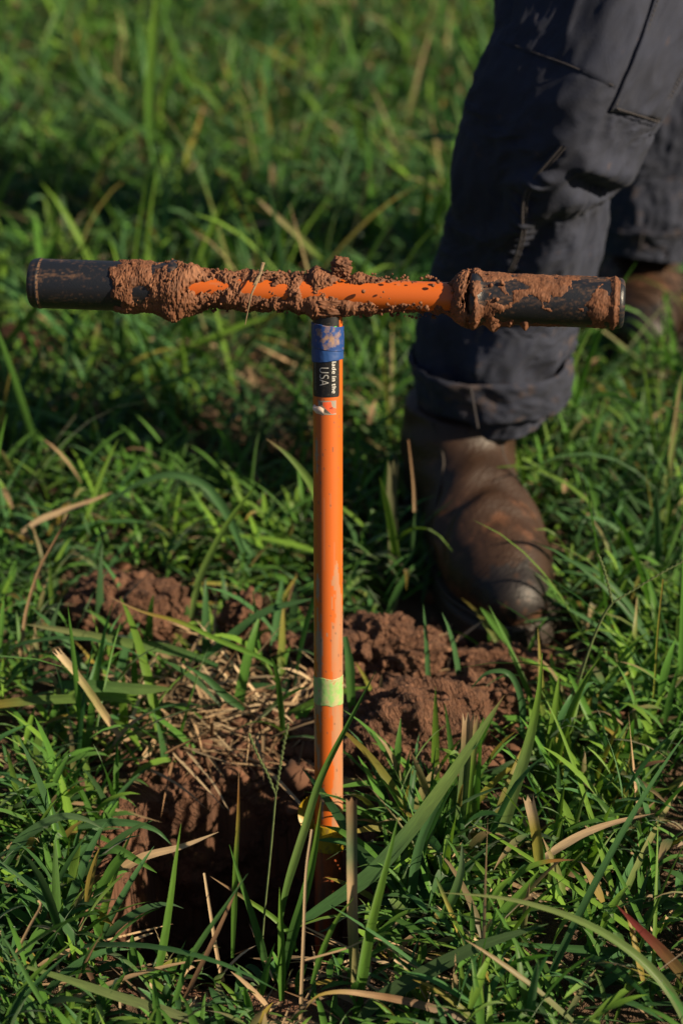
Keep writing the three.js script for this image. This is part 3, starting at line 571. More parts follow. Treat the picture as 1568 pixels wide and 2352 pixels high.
const leg1 = makeLeg([[945, 1122, 146, 2.01], [860, 1122, 160, 1.99], [760, 1138, 174, 1.975], [690, 1160, 172, 1.965], [600, 1190, 174, 1.935], [500, 1211, 174, 1.90], [400, 1226, 174, 1.865], [300, 1278, 208, 1.83], [230, 1302, 216, 1.815], [140, 1343, 222, 1.81], [0, 1385, 262, 1.825], [-260, 1430, 290, 1.87], [-640, 1470, 300, 1.95], [-900, 1500, 300, 2.0]], 1, -0.43, 'nearer trouser leg bent at the knee');
const leg2 = makeLeg([[590, 1472, 92, 2.47], [500, 1486, 108, 2.46], [400, 1498, 116, 2.45], [300, 1506, 120, 2.43], [150, 1520, 128, 2.41], [0, 1540, 140, 2.39], [-250, 1560, 180, 2.33], [-560, 1560, 230, 2.26], [-800, 1540, 260, 2.2]], 2, 0.2, 'farther trouser leg behind at the right edge');
function cuff(leg, Yt, Xt, hwT, Yb, Xb, hwB, zt, zb, seed) {
  const ct = at(Xt, Yt, zt), cb = at(Xb, Yb, zb), rt = hwT * mpp(zt), rb = hwB * mpp(zb), G = new Geo();
  // profile: inside top -> lip -> outside -> bottom edge -> inside
  sheet(64, 150, (u, v) => {
    const a = v * Math.PI * 2;
    let h, off;
    if (u < 0.15) { h = 1 - (0.15 - u) / 0.15 * 0.25; off = -0.006 + u * 0.02; }
    else if (u < 0.85) { h = 1 - (u - 0.15) / 0.7; off = 0.0; const e = Math.min(u - 0.15, 0.85 - u) / 0.07; if (e < 1) off -= 0.003 * (1 - e) ** 2; }
    else { h = (u - 0.85) / 0.15 * 0.3; off = -0.007; }
    const c = cb.clone().lerp(ct, h), r = lerp(rb, rt, h) + off + 0.007 * fbm(Math.cos(a) * 1.7 + seed, Math.sin(a) * 1.7, h * 1.2, 3) + 0.0042 * fbm(Math.cos(a) * 5, Math.sin(a) * 5, h * 3 + seed, 2);
    const sag = 0.006 * fbm(Math.cos(a) * 2, Math.sin(a) * 2, seed + 5, 2);
    const p = c.add(V(Math.sin(a) * r, sag, Math.cos(a) * r * 0.98));
    return { p, c: leg.colour(p, 0.17), u: v * 1.2, w: u * 0.4 };
  }, true, G);
  const m = mesh('turn_up', G.build(PO), M.cloth, leg.m);
  // vertical stitched seam on the turn-up
  const A = -0.28, pts = []; for (let k = 0; k <= 6; k++) { const h = k / 6, c = cb.clone().lerp(ct, h), r = lerp(rb, rt, h) + 0.0025; pts.push(c.add(V(Math.sin(A) * r, 0, Math.cos(A) * r)).sub(PO)); }
  mesh('seam', seamTube(pts, 0.0011), M.cloth2, leg.m);
}
M.cloth2 = new THREE.MeshStandardMaterial({ name: 'thread', color: new THREE.Color(0.05, 0.045, 0.05), roughness: 0.9 });
cuff(leg1, 812, 1123, 189, 908, 1136, 174, 1.98, 1.995, 1);
cuff(leg2, 492, 1494, 126, 540, 1484, 112, 2.46, 2.47, 6);
{ // panels and seams of the nearer leg
  const panel = (name, Y0, Y1, a0, a1, off, skew = 0) => {
    const G = sheet(70, 70, (u, v) => {
      const a = lerp(a0, a1, v), Y = lerp(Y0, Y1, u) + skew * (v - 0.5), e = Math.min(u, 1 - u, v, 1 - v) / 0.02, o = e < 1 ? lerp(-0.004, off, Math.sqrt(clamp(e, 0, 1))) : off;
      const p = leg1.point(leg1.uOfY(Y), a, o + 0.00015 * Math.sin(v * 70 + 3 * N(v * 9, 1, 2)) * bump(u, 0.05, 0.03)); return { p, c: leg1.colour(p, -0.02), u: v * 0.5, w: u * 0.6 };
    });
    return mesh(name, G.build(PO), M.cloth, leg1.m);
  };
  panel('knee_panel', 196, -200, -1.15, 0.44, 0.0016, -6);
  panel('cargo_pocket', 206, -160, 0.45, 1.42, 0.0045, -24);
  const line = (name, pts, r) => mesh(name, seamTube(pts.map(([Y, a, o]) => leg1.point(leg1.uOfY(Y), a, o ?? 0.0004).sub(PO)), r), M.cloth2, leg1.m);
  line('seam', [[262, 0.08], [340, 0.04], [430, -0.03], [520, -0.10], [620, -0.18], [720, -0.22], [830, -0.24]], 0.0014);
  line('seam', [[262, 0.12], [340, 0.08], [430, 0.01], [520, -0.06], [620, -0.14], [720, -0.18], [830, -0.20]], 0.0011);
  // stitches, small and many
  const st = [], dash = (pts, n, len) => { const c = new THREE.CatmullRomCurve3(pts); for (let k = 0; k < n; k++) { const t = (k + 0.5) / n, p = c.getPointAt(t), T = c.getTangentAt(t), g = new THREE.CapsuleGeometry(0.0006, len, 2, 5); g.applyMatrix4(new THREE.Matrix4().makeRotationFromQuaternion(new THREE.Quaternion().setFromUnitVectors(V(0, 1, 0), T)).setPosition(p)); st.push(g); } };
  const row = (list, off) => list.map(([Y, a]) => leg1.point(leg1.uOfY(Y), a, off).sub(PO));
  dash(row([[206, 0.52], [203, 0.75], [199, 1.0], [195, 1.25], [192, 1.36]], 0.0055), 46, 0.0016);
  dash(row([[200, 1.35], [100, 1.35], [0, 1.35], [-60, 1.35]], 0.0053), 40, 0.0016);
  dash(row([[200, 1.28], [100, 1.28], [0, 1.28], [-60, 1.28]], 0.0053), 40, 0.0016);
  dash(row([[205, 0.50], [100, 0.50], [0, 0.50], [-60, 0.50]], 0.0053), 40, 0.0016);
  dash(row([[189, -0.9], [188, -0.5], [187, -0.1], [186, 0.35]], 0.0024), 50, 0.0016);
  tag(mesh('stitching', mergeGeometries(st), M.cloth2, leg1.m), null, null, null, 'stuff');
}

// ------------------------------------------------------------------ grass
const PAL = {
  mid: [0.072, 0.205, 0.020], blue: [0.050, 0.160, 0.042], lime: [0.135, 0.275, 0.022], deep: [0.028, 0.100, 0.016], yellow: [0.30, 0.23, 0.035], tan: [0.36, 0.245, 0.135], brown: [0.19, 0.105, 0.05], pale: [0.48, 0.36, 0.22], red: [0.16, 0.018, 0.014],
};
const T1 = V(0, 0, 0), T2 = V(0, 0, 0), T3 = V(0, 0, 0), T4 = V(0, 0, 0);
/* one leaf: grows from p along d, droops, keeps above the soil */
function leaf(G, p, d, L, w, droop, seg, kind, c0, c1, fold = 0.35, twist = 0) {
  const step = L / seg, dir = T1.copy(d).normalize(), q = T2.copy(p), b = G.n, tv = rnd() * 9;
  let side = T3.set(-dir.z, 0, dir.x); if (side.lengthSq() < 1e-4) side.set(1, 0, 0); side.normalize();
  const hue = rr(-0.5, 0.5);
  for (let k = 0; k <= seg; k++) {
    const t = k / seg, prof = kind === 0 ? Math.min(1, Math.pow(t + 0.06, 0.55) * 1.55) * Math.pow(1 - t, 0.75) * 1.12 : Math.min(1, 0.55 + t * 2.4) * Math.pow(1 - t * t * t, 0.8) * (t > 0.999 ? 0 : 1);
    const hw = w * 0.5 * Math.max(prof, 0.02), tw = twist * t;
    const nrm = T4.crossVectors(side, dir).normalize(); if (nrm.y < 0) nrm.negate();
    const sx = side.x * Math.cos(tw) + nrm.x * Math.sin(tw), sy = side.y * Math.cos(tw) + nrm.y * Math.sin(tw), sz = side.z * Math.cos(tw) + nrm.z * Math.sin(tw);
    const c = mix3(c0, c1, t), cc = mul3(c, 1 + hue * 0.25), lift = hw * fold;
    G.v(q.x - sx * hw + nrm.x * lift, q.y - sy * hw + nrm.y * lift, q.z - sz * hw + nrm.z * lift, cc, 0.02, tv + t * L * 12);
    G.v(q.x, q.y, q.z, cc, 0.5, tv + t * L * 12);
    G.v(q.x + sx * hw + nrm.x * lift, q.y + sy * hw + nrm.y * lift, q.z + sz * hw + nrm.z * lift, cc, 0.98, tv + t * L * 12);
    if (k < seg) {
      dir.y -= droop * (0.4 + t) / seg; dir.normalize(); q.addScaledVector(dir, step);
      const g = groundH(q.x, q.z, false) + 0.004; if (q.y < g) { q.y = g; dir.y = Math.max(dir.y, 0.02); }
    }
  }
  for (let k = 0; k < seg; k++) { const o = b + k * 3; G.quad(o, o + 1, o + 4, o + 3); G.quad(o + 1, o + 2, o + 5, o + 4); }
}
const inFoot = (x, z, m = 0) => { for (const [t, yaw] of [[toe1, 0.205], [toe2, -0.05]]) { const dx = x - t.x, dz = z - t.z, f = -(dx * Math.sin(yaw) + dz * Math.cos(yaw)), s = dx * Math.cos(yaw) - dz * Math.sin(yaw); if (f > -0.012 - m && f < 0.31 + m && Math.abs(s) < 0.058 + m) return true; } return false; };
const spots = [];                                        // thin places: [x, z, rx, rz, strength]
const thin = (X, Y, rx, rz, k) => { const p = onGround(X, Y, 0.02); spots.push([p.x, p.z, rx, rz, k]); };
thin(640, 880, 0.17, 0.16, 0.62); thin(380, 770, 0.22, 0.1, 0.45); thin(290, 1440, 0.06, 0.06, 1.1); thin(560, 1445, 0.045, 0.05, 0.8); thin(940, 1620, 0.13, 0.16, 1.3); thin(700, 1620, 0.07, 0.15, 1.1); thin(520, 1740, 0.12, 0.06, 0.7); thin(1170, 1530, 0.085, 0.055, 1.25); thin(1540, 1990, 0.1, 0.1, 0.45); thin(40, 815, 0.08, 0.06, 0.9); thin(700, 575, 0.16, 0.13, 0.35); thin(480, 1630, 0.08, 0.07, 0.7);
function density(x, z) {
  const d = holeD(x, z); if (d < 1.12 || inFoot(x, z, 0.004)) return 0;
  let k = 1 + 0.9 * fbm(x * 5, 2, z * 5, 2);
  for (const [sx, sz, rx, rz, s] of spots) k -= s * 1.25 * Math.exp(-(((x - sx) / rx) ** 2 + ((z - sz) / rz) ** 2));
  k *= sstep(1.1, 1.35, d);
  return clamp(k, 0, 1.3);
}
// short growth at the rim of the hole, where the turf was trodden
const rimLow = (x, z) => 1 - 0.6 * sstep(0.17, 0.10, Math.abs(x - HOLE.c.x)) * sstep(-1.2, -1.13, z) * sstep(-0.92, -1.02, z);
function place(n, zNear, zFar, right, f) { // n tries spread over the seen ground and the strip to its right
  for (let k = 0; k < n; k++) { const dist = lerp(zNear, zFar, Math.pow(rnd(), 0.85)), half = 0.187 * (dist * 0.9 + 0.46) + 0.5; const x = rr(-half, half + right * 0.3); if (rnd() < density(x, -dist)) f(x, -dist, dist); }
}
const pick = (list) => { let t = rnd(); for (const [c, p] of list) { if ((t -= p) < 0) return PAL[c]; } return PAL.mid; };
const randDir = (incl) => { const a = rr(0, Math.PI * 2), s = Math.sin(incl); return V(Math.cos(a) * s, Math.cos(incl), Math.sin(a) * s); };
{
  seedR(2024);
  const G = new Geo();
  // creeping shoots with short leaves on alternate sides
  place(26500, 0.86, 4.7, 0.32, (x, z, dist) => {
    const far = dist > 2.3; if (far && rnd() < 0.42) return;
    const hgt = clamp(1 + 0.8 * fbm(x * 2.6, 9, z * 2.6, 2), 0.55, 1.5) * (dist < 1.3 ? 0.85 : 1), tone = fbm(x * 4, 20, z * 4, 2);
    const hf = rimLow(x, z), L = rr(0.026, 0.08) * hgt * hf, inc = rr(0.1, 1.25), d = randDir(inc), p = V(x, groundH(x, z, false) - 0.004, z), nl = Math.round(L / 0.0135) + 1;
    const base = far && rnd() < 0.45 ? pick([['blue', 0.6], ['deep', 0.4]]) : tone > 0.12 ? pick([['mid', 0.45], ['lime', 0.45], ['blue', 0.1]]) : tone < -0.15 ? pick([['blue', 0.5], ['deep', 0.3], ['mid', 0.2]]) : pick([['mid', 0.5], ['blue', 0.22], ['lime', 0.2], ['deep', 0.08]]);
    const weed = rnd() < 0.3 && !far, side = V(-d.z, 0, d.x).normalize(), q = p.clone(), sd = d.clone();
    for (let k = 0; k < nl; k++) {
      const t = (k + 1) / nl; q.addScaledVector(sd, L / nl); sd.y -= 0.04; sd.normalize(); const g = groundH(q.x, q.z, false) + 0.004; if (q.y < g) q.y = g;
      const s = (k & 1 ? 1 : -1), ld = sd.clone().multiplyScalar(rr(0.4, 1.0)).addScaledVector(side, s * rr(0.35, 1.0)).add(V(rr(-0.35, 0.35), rr(-0.1, 0.5), rr(-0.35, 0.35)));
      const old = rnd() < 0.06 * (1.3 - t) + 0.01, cc = old ? pick([['yellow', 0.5], ['tan', 0.35], ['brown', 0.15]]) : mul3(base, rr(0.75, 1.3)), tip = rnd() < 0.05 ? PAL.tan : mul3(cc, rr(0.9, 1.2));
      leaf(G, q, ld, (weed ? rr(0.016, 0.03) : rr(0.024, 0.056)) * (far ? 1.35 : 1) * (0.8 + 0.4 * hgt) * (0.5 + 0.5 * hf), (weed ? rr(0.006, 0.0105) : rr(0.0045, 0.0092)) * (far ? 1.5 : 1), rr(0.3, 1.6), far ? 4 : 5, 0, cc, tip, rr(0.05, 0.45), rr(-0.9, 0.9));
    }
  });
  tag(mesh('grass', G.build(), M.leaf), 'low dense green grass shoots with short leaves covering the ground', 'grass', null, 'stuff');
}
{
  seedR(99);
  const G = new Geo();
  const tuft = (x, z, n, Lm, wm, tone) => {
    const y = groundH(x, z, false) - 0.004;
    for (let k = 0; k < n; k++) {
      const c = mul3(tone ?? pick([['mid', 0.42], ['blue', 0.3], ['lime', 0.2], ['deep', 0.08]]), rr(0.75, 1.25)), r = rnd(), tip = r < 0.07 ? PAL.tan : r < 0.15 ? PAL.yellow : mul3(c, rr(0.9, 1.25));
      leaf(G, V(x + gauss() * 0.008, y, z + gauss() * 0.008), randDir(rr(0.1, 1.0)), Lm * rr(0.55, 1.25), wm * rr(0.6, 1.3), rr(0.3, 2.0), 8, 1, c, tip, rr(0.15, 0.6), rr(-1.2, 1.2));
    }
  };
  place(1300, 1.0, 4.7, 0.35, (x, z, d) => tuft(x, z, 2 + Math.floor(rnd() * 4), (d < 1.35 ? 0.11 : rr(0.12, 0.24)) * rimLow(x, z), (d > 2.4 ? 0.009 : 0.0068) * rr(0.6, 1.25)));
  // long lank blades over the thin, shaded ground behind the handle
  for (let k = 0; k < 60; k++) { const p = onGround(rr(200, 950), rr(700, 1020)); tuft(p.x, p.z, 2, rr(0.16, 0.28), 0.0075, rnd() < 0.6 ? PAL.blue : PAL.lime); }
  // unseen tall growth, added outside the right edge to shade the boots
  for (let k = 0; k < 26; k++) { const p = V(rr(0.52, 0.95), 0, rr(-1.75, -1.05)); tuft(p.x, p.z, 5, rr(0.22, 0.4), 0.008); }
  // upright clump right of the heap
  for (let k = 0; k < 60; k++) { const p = onGround(rr(1240, 1500), rr(1640, 2060)); tuft(p.x, p.z, 3, rr(0.06, 0.12), 0.0075, rnd() < 0.5 ? PAL.mid : PAL.lime); }
  // growth on the right rim, between the sun and the hole
  for (let k = 0; k < 60; k++) { const p = onGround(rr(885, 1090), rr(1870, 2120)); if (holeD(p.x, p.z) > 1.08) tuft(p.x, p.z, 3, rr(0.08, 0.125), 0.0075); }
  for (let k = 0; k < 10; k++) { const p = onGround(rr(860, 1200), rr(1500, 1800)); tuft(p.x, p.z, 2, rr(0.05, 0.09), 0.006); }
  // taller blades to the right of the boot: their shadows fall across it
  for (let k = 0; k < 20; k++) { const p = onGround(rr(1370, 1560), rr(1300, 1600)); tuft(p.x, p.z, 2, rr(0.12, 0.2), 0.0065); }
  // grass hanging over the left rim of the hole
  for (let k = 0; k < 46; k++) { const p = onGround(rr(120, 330), rr(1860, 2220)); if (holeD(p.x, p.z) > 1.03) tuft(p.x, p.z, 3, rr(0.06, 0.12), 0.0075); }
  // green growing through the straw behind the hole and round the clods
  for (let k = 0; k < 42; k++) { const p = onGround(rr(120, 720), rr(1430, 1800)); if (holeD(p.x, p.z) > 1.12) tuft(p.x, p.z, 2, rr(0.06, 0.14), 0.0075); }
  // thin tangled blades low in front
  for (let k = 0; k < 110; k++) { const p = onGround(rr(-60, 1640), rr(2130, 2480)), c = mul3(pick([['mid', 0.4], ['lime', 0.3], ['blue', 0.27], ['tan', 0.03]]), rr(0.8, 1.2)); if (holeD(p.x, p.z) < 1.08 || Math.abs(p.x - HOLE.c.x - 0.02) < 0.15) continue; leaf(G, V(p.x, groundH(p.x, p.z, false), p.z), randDir(rr(0.5, 1.35)), rr(0.1, 0.24), rr(0.003, 0.006), rr(0.2, 1.2), 10, 1, c, rnd() < 0.2 ? PAL.tan : mul3(c, 1.15), 0.35, rr(-1.5, 1.5)); }
  // ragged rim in front of the hole
  for (let k = 0; k < 46; k++) { const p = onGround(rr(60, 1200), rr(2225, 2420)); tuft(p.x, p.z, 3, rr(0.05, 0.11) * rimLow(p.x, p.z), 0.006); }
  tag(mesh('grass', G.build(), M.leaf), 'longer arching green grass blades standing out of the low grass', 'grass', null, 'stuff');
}
{ // dew on the nearest leaves
  seedR(61);
  const src = scene.children.filter((o) => o.name.startsWith('grass') && o.userData.kind === 'stuff'), D = [], ico = new THREE.IcosahedronGeometry(1, 2), want = 320;
  let tries = 0;
  while (D.length < want && tries++ < 40000) { const p = src[Math.floor(rnd() * src.length)].geometry.attributes.position, i = Math.floor(rnd() * p.count); if (p.getZ(i) < -2.6 || p.getY(i) < 0.03) continue; const g = ico.clone(), r = rr(0.0005, 0.0011); g.scale(r, r * 0.8, r); g.translate(p.getX(i), p.getY(i) + r * 0.5, p.getZ(i)); D.push(g); }
  tag(mesh('dew_drops', mergeGeometries(D), new THREE.MeshPhysicalMaterial({ name: 'dew', color: new THREE.Color(0.75, 0.85, 0.75), roughness: 0.03, transmission: 0.9, thickness: 0.001, ior: 1.33 })), 'tiny dew drops on the grass leaves', 'dew', null, 'stuff');
}
{
  seedR(412);
  const G = new Geo();
  const straw = (x, z, L, w, lie) => { const y = groundH(x, z, false) + rr(0.002, 0.012), c = mul3(pick([['tan', 0.55], ['pale', 0.25], ['brown', 0.2]]), rr(0.6, 1.1)); leaf(G, V(x, y, z), randDir(lie ? rr(1.35, 1.62) : rr(0.5, 1.5)), L, w, rr(-0.3, 0.9), 5, 1, c, mul3(c, rr(0.8, 1.2)), rr(0.2, 0.8), rr(-1.5, 1.5)); };
  place(1700, 0.9, 4.7, 0.2, (x, z) => straw(x, z, rr(0.03, 0.13), rr(0.0014, 0.005), rnd() < 0.75));
  const heap = (X, Y, sx, sz, n, L0, L1) => { const c = onGround(X, Y); for (let k = 0; k < n; k++) { const x = c.x + gauss() * sx, z = c.z + gauss() * sz; if (holeD(x, z) < 1.02 || inFoot(x, z, 0.01)) continue; straw(x, z, rr(L0, L1), rr(0.0012, 0.0042), rnd() < 0.85); } };
  heap(490, 1650, 0.085, 0.065, 480, 0.03, 0.11); heap(680, 1600, 0.06, 0.09, 150, 0.02, 0.08); heap(640, 850, 0.2, 0.16, 160, 0.05, 0.16); heap(300, 1480, 0.1, 0.06, 70, 0.04, 0.12);
  heap(1150, 1560, 0.14, 0.08, 70, 0.02, 0.07); heap(800, 2260, 0.14, 0.05, 80, 0.02, 0.08); heap(1400, 2030, 0.09, 0.07, 60, 0.04, 0.12); heap(300, 2150, 0.08, 0.06, 70, 0.03, 0.1);
  tag(mesh('dry_grass', G.build(), M.dry), 'dry tan grass litter and straw lying between the green grass', 'dry grass', null, 'stuff');
}

// ------------------------------------------------------------------ single blades that stand out
/* pts: [X, Y] from base to tip in the frame; z0 = distance of the base (default: where it leaves the ground), k = how it leans (1 upright, 0 along the picture plane) */
function bladeThing(name, label, category, pts, o = {}) {
  const yb = pts[0][1], zb = o.z ?? depthOf(onGround(pts[0][0], Math.min(yb, 2420))), k = o.k ?? 0.6;
  const P = pts.map(([X, Y, dz]) => at(X, Y, zb - k * 0.00017 * (yb - Y) + (dz ?? 0))), curve = new THREE.CatmullRomCurve3(P, false, 'centripetal'), L = curve.getLength();
  const n = o.seg ?? 26, cols = o.cols ?? [[0, PAL.mid], [1, PAL.mid]], w = o.w * mpp(zb), face = o.face ?? 0, fold = o.fold ?? 0.35, G = new Geo(), org = P[0];
  const colour = (t) => { for (let i = 0; i < cols.length - 1; i++) if (t <= cols[i + 1][0]) return mix3(cols[i][1], cols[i + 1][1], (t - cols[i][0]) / (cols[i + 1][0] - cols[i][0])); return cols[cols.length - 1][1]; };
  const m = 4, sd = (pts[0][0] * 7.3 + yb * 3.1) % 97;
  for (let i = 0; i <= n; i++) {
    const t = i / n, p = curve.getPointAt(t), T = curve.getTangentAt(t), E = CAMP.clone().sub(p); E.addScaledVector(T, -E.dot(T)).normalize();
    const S = new THREE.Vector3().crossVectors(T, E).normalize(), f = -(face + (o.twist ?? 0) * t), side = S.clone().multiplyScalar(Math.cos(f)).addScaledVector(E, Math.sin(f)), nr = E.clone().multiplyScalar(Math.cos(f)).addScaledVector(S, -Math.sin(f));
    const prof = o.cut ? Math.min(1, 0.8 + t) : o.stem ? 1 - 0.5 * t : Math.min(1, 0.5 + t * 2) * Math.pow(Math.max(0, 1 - Math.pow(t, o.taper ?? 2.2)), 0.85);
    for (let j = 0; j <= m; j++) {
      const v = j / m - 0.5, jag = o.cut && i === n ? (j % 2 ? -0.006 : 0.002) * (o.jag ?? 1) : 0;
      const q = p.clone().addScaledVector(side, v * w * Math.max(prof, 0.03) * (1 + 0.06 * N(t * 9, v, sd))).addScaledVector(nr, Math.abs(v) * w * fold * prof).addScaledVector(T, jag);
      let c = colour(t); const nz = fbm(t * L * 60 + sd, v * 5, sd, 3); c = mul3(c, 1 + 0.35 * nz);
      if (o.spot) { const sp = fbm(t * L * 90 + sd, v * 4, sd + 7, 3); if (sp > 0.5 - o.spot) c = mix3(c, o.spotC ?? PAL.brown, clamp((sp - 0.5 + o.spot) * 5, 0, 0.9)); }
      G.v(q.x, q.y, q.z, c, 0.02 + j / m * 0.96, t * L * 12);
    }
  }
  for (let i = 0; i < n; i++) for (let j = 0; j < m; j++) { const a = i * (m + 1) + j; G.quad(a, a + 1, a + m + 2, a + m + 1); }
  const mm = mesh(name, G.build(org), o.dry ? M.dry : M.leaf); mm.position.copy(org); tag(mm, label, category, o.group); return mm;
}
const A = PAL, gb = (label, pts, o) => bladeThing('grass_leaf', label, 'grass blade', pts, o), db = (label, pts, o) => bladeThing('dry_grass_leaf', label, 'dry grass', pts, { dry: true, ...o });
const two = (a, b) => [[0, a], [1, b]], bright = [0.11, 0.235, 0.018], pgreen = [0.14, 0.235, 0.055], bl = [0.048, 0.135, 0.042];
gb('upright bright green blade in front of the left half of the dark hole', [[352, 2275], [372, 2180], [392, 2050], [404, 1965], [416, 1892]], { w: 23, cols: two(A.mid, bright), face: 0.4, twist: 0.4 });
gb('thin upright blade with orange brown tip in front of the hole', [[534, 2200], [538, 2090], [541, 1990], [547, 1880], [549, 1762]], { w: 14, cols: [[0, A.mid], [0.55, bright], [0.72, A.yellow], [0.86, [0.30, 0.13, 0.03]], [1, A.tan]], k: 1 });
gb('long slender blade bending right across the lower pole', [[640, 2130], [655, 2045], [698, 1905], [735, 1790], [798, 1665], [863, 1541]], { w: 21, cols: [[0, A.mid], [0.35, pgreen], [0.7, A.mid], [1, A.deep]], face: 0.5, twist: -0.6, k: 0.9, fold: 0.5 });
gb('upright pointed blade with yellow tip just left of the lower pole', [[652, 2240], [672, 2150], [700, 2055], [722, 1960], [738, 1836]], { w: 26, cols: [[0, A.deep], [0.5, A.mid], [0.85, A.lime], [1, A.yellow]], spot: 0.06, face: -0.2 });
db('thin tan stalk standing against the blade left of the pole', [[690, 2352], [692, 2275], [697, 2150], [703, 2000], [716, 1905]], { w: 9, cols: two(A.tan, A.pale), stem: true });
gb('short straight bright blade in the middle of the near rim of the hole', [[647, 2300], [647, 2220], [645, 2130], [642, 2038]], { w: 20, cols: two(A.mid, bright), fold: 0.6 });
gb('dark green blade slanting right over the near rim of the hole', [[388, 2345], [430, 2215], [468, 2150], [505, 2098], [570, 2005]], { w: 16, cols: two(A.mid, bl), face: 0.3 });
gb('blade leaning left and crossing the brown tipped one at the hole', [[618, 2250], [596, 2160], [572, 2080], [548, 2010], [527, 1940]], { w: 22, cols: two(A.deep, A.mid), taper: 1.4 });
gb('brown tipped blade slanting down right across the near rim of the hole', [[682, 2185], [664, 2145], [630, 2110], [560, 2062], [482, 2012]], { w: 13, cols: [[0, A.mid], [0.55, A.lime], [0.75, A.brown], [1, A.tan]], k: 0.4 });
db('pale dry stalk standing in the hole mouth', [[512, 2255], [500, 2200], [483, 2095], [469, 2005]], { w: 10, cols: two(A.tan, A.pale), stem: true });
db('long dry tan blade lying across the left side of the hole', [[120, 2085], [175, 2050], [270, 2000], [330, 1968], [415, 1945], [502, 1911]], { w: 26, z: 1.55, k: 0.5, cols: [[0, A.brown], [0.35, A.brown], [0.45, A.tan], [1, A.pale]], spot: 0.1 });
gb('long pale green blade lying along the bottom left corner', [[470, 2352], [400, 2328], [300, 2298], [150, 2248], [10, 2205]], { w: 25, z: 1.40, k: 0.1, cols: two([0.14, 0.17, 0.07], pgreen), fold: 0.15 });
db('bent dry stick at the left edge near the bottom', [[18, 2235], [45, 2175], [70, 2125], [94, 2076], [88, 2068]], { w: 9, z: 1.43, k: 1, stem: true, cols: two(A.tan, A.tan) });
gb('dewy arching blade at the left edge', [[12, 1990], [40, 1940], [80, 1905], [140, 1876], [190, 1880], [240, 1905]], { w: 26, z: 1.53, k: 0.6, cols: two(A.blue, [0.09, 0.16, 0.07]) });
gb('arching blade curving over the left rim of the hole', [[180, 1900], [240, 1890], [310, 1892], [360, 1908], [394, 1940]], { w: 20, z: 1.57, k: 0.6, cols: two(bl, A.blue) });
gb('straight blade slanting right beside the dewy arch', [[158, 1948], [130, 1890], [108, 1855], [84, 1818]], { w: 19, z: 1.56, cols: two(A.mid, bright) });
gb('thin blade slanting up left from the bottom left corner', [[128, 2352], [75, 2265], [30, 2185], [0, 2140]], { w: 11, z: 1.39, cols: two(A.mid, bl), taper: 4 });
gb('curved blade rising from the bottom left corner', [[8, 2352], [40, 2290], [85, 2235], [130, 2195], [172, 2158]], { w: 13, z: 1.40, cols: two(A.mid, A.lime) });
gb('broad blade with fine tip crossing the dry one at the left', [[205, 2085], [238, 2030], [262, 1990], [286, 1962]], { w: 22, z: 1.52, cols: two(A.mid, A.mid), cut: true, jag: 0.5 });
gb('dark pointed blade with its tip out over the hole', [[215, 1965], [262, 1950], [305, 1970], [361, 2005]], { w: 22, z: 1.53, k: 0.3, cols: two(A.deep, A.mid) });
// right foreground
gb('biggest broad blade sweeping up right in front of the soil heap', [[690, 2118], [742, 2082], [842, 2015], [930, 1920], [1040, 1772], [1158, 1596]], { w: 38, z: 1.475, k: 0.15, cols: [[0, A.blue], [0.4, [0.07, 0.16, 0.045]], [0.6, pgreen], [0.92, pgreen], [1, A.brown]], fold: 0.16, face: 0.25, taper: 3 });
gb('bluish blade arching up behind the biggest broad blade', [[936, 2185], [943, 2060], [962, 1940], [1000, 1850], [1052, 1760], [1105, 1700]], { w: 25, z: 1.52, k: 0.7, cols: two(bl, A.blue), face: 0.3 });
gb('tall upright folded blade right of the pole', [[812, 2345], [820, 2290], [842, 2150], [872, 2030], [890, 1965], [914, 1874]], { w: 31, cols: [[0, A.mid], [0.6, bright], [1, A.mid]], fold: 0.75, face: 0.45, twist: 0.2 });
db('mottled dead stem cut flat at the top right of the pole', [[822, 2330], [814, 2218], [810, 2117], [808, 1994], [807, 1833]], { w: 24, cols: [[0, [0.12, 0.13, 0.05]], [0.3, [0.15, 0.14, 0.05]], [0.6, A.tan], [0.75, [0.06, 0.11, 0.05]], [1, A.brown]], cut: true, spot: 0.22, spotC: [0.24, 0.17, 0.05], fold: 0.5, jag: 0.4 });
gb('stiff stem with pale edges and a cut dry top behind the broad blade', [[1042, 2030], [1050, 1950], [1062, 1820], [1070, 1720], [1074, 1640]], { w: 24, z: 1.56, cols: [[0, A.mid], [0.75, [0.10, 0.15, 0.05]], [0.9, A.tan], [1, A.pale]], cut: true, fold: 0.6 });
gb('narrow stem with a cut top beside the stiff pale edged stem', [[1060, 2030], [1068, 1900], [1084, 1760], [1096, 1645]], { w: 14, z: 1.565, cols: [[0, A.mid], [0.7, A.lime], [1, A.tan]], cut: true });
gb('yellowing blade with brown spots and a cut dry top at the right', [[1238, 1990], [1232, 1930], [1224, 1880], [1212, 1830]], { w: 24, z: 1.47, cols: [[0, [0.22, 0.24, 0.03]], [0.55, [0.30, 0.26, 0.04]], [0.8, A.pale], [1, A.pale]], cut: true, spot: 0.16, spotC: [0.10, 0.05, 0.025], fold: 0.4 });
gb('long pale blade arching down to the right bottom corner', [[1600, 2420], [1565, 2330], [1530, 2268], [1446, 2184], [1334, 2117], [1222, 2078], [1138, 2061], [1009, 2050]], { w: 28, z: 1.38, k: 0.1, cols: [[0, [0.12, 0.19, 0.06]], [0.5, pgreen], [1, [0.22, 0.25, 0.09]]], taper: 1.3, face: 0.25 });
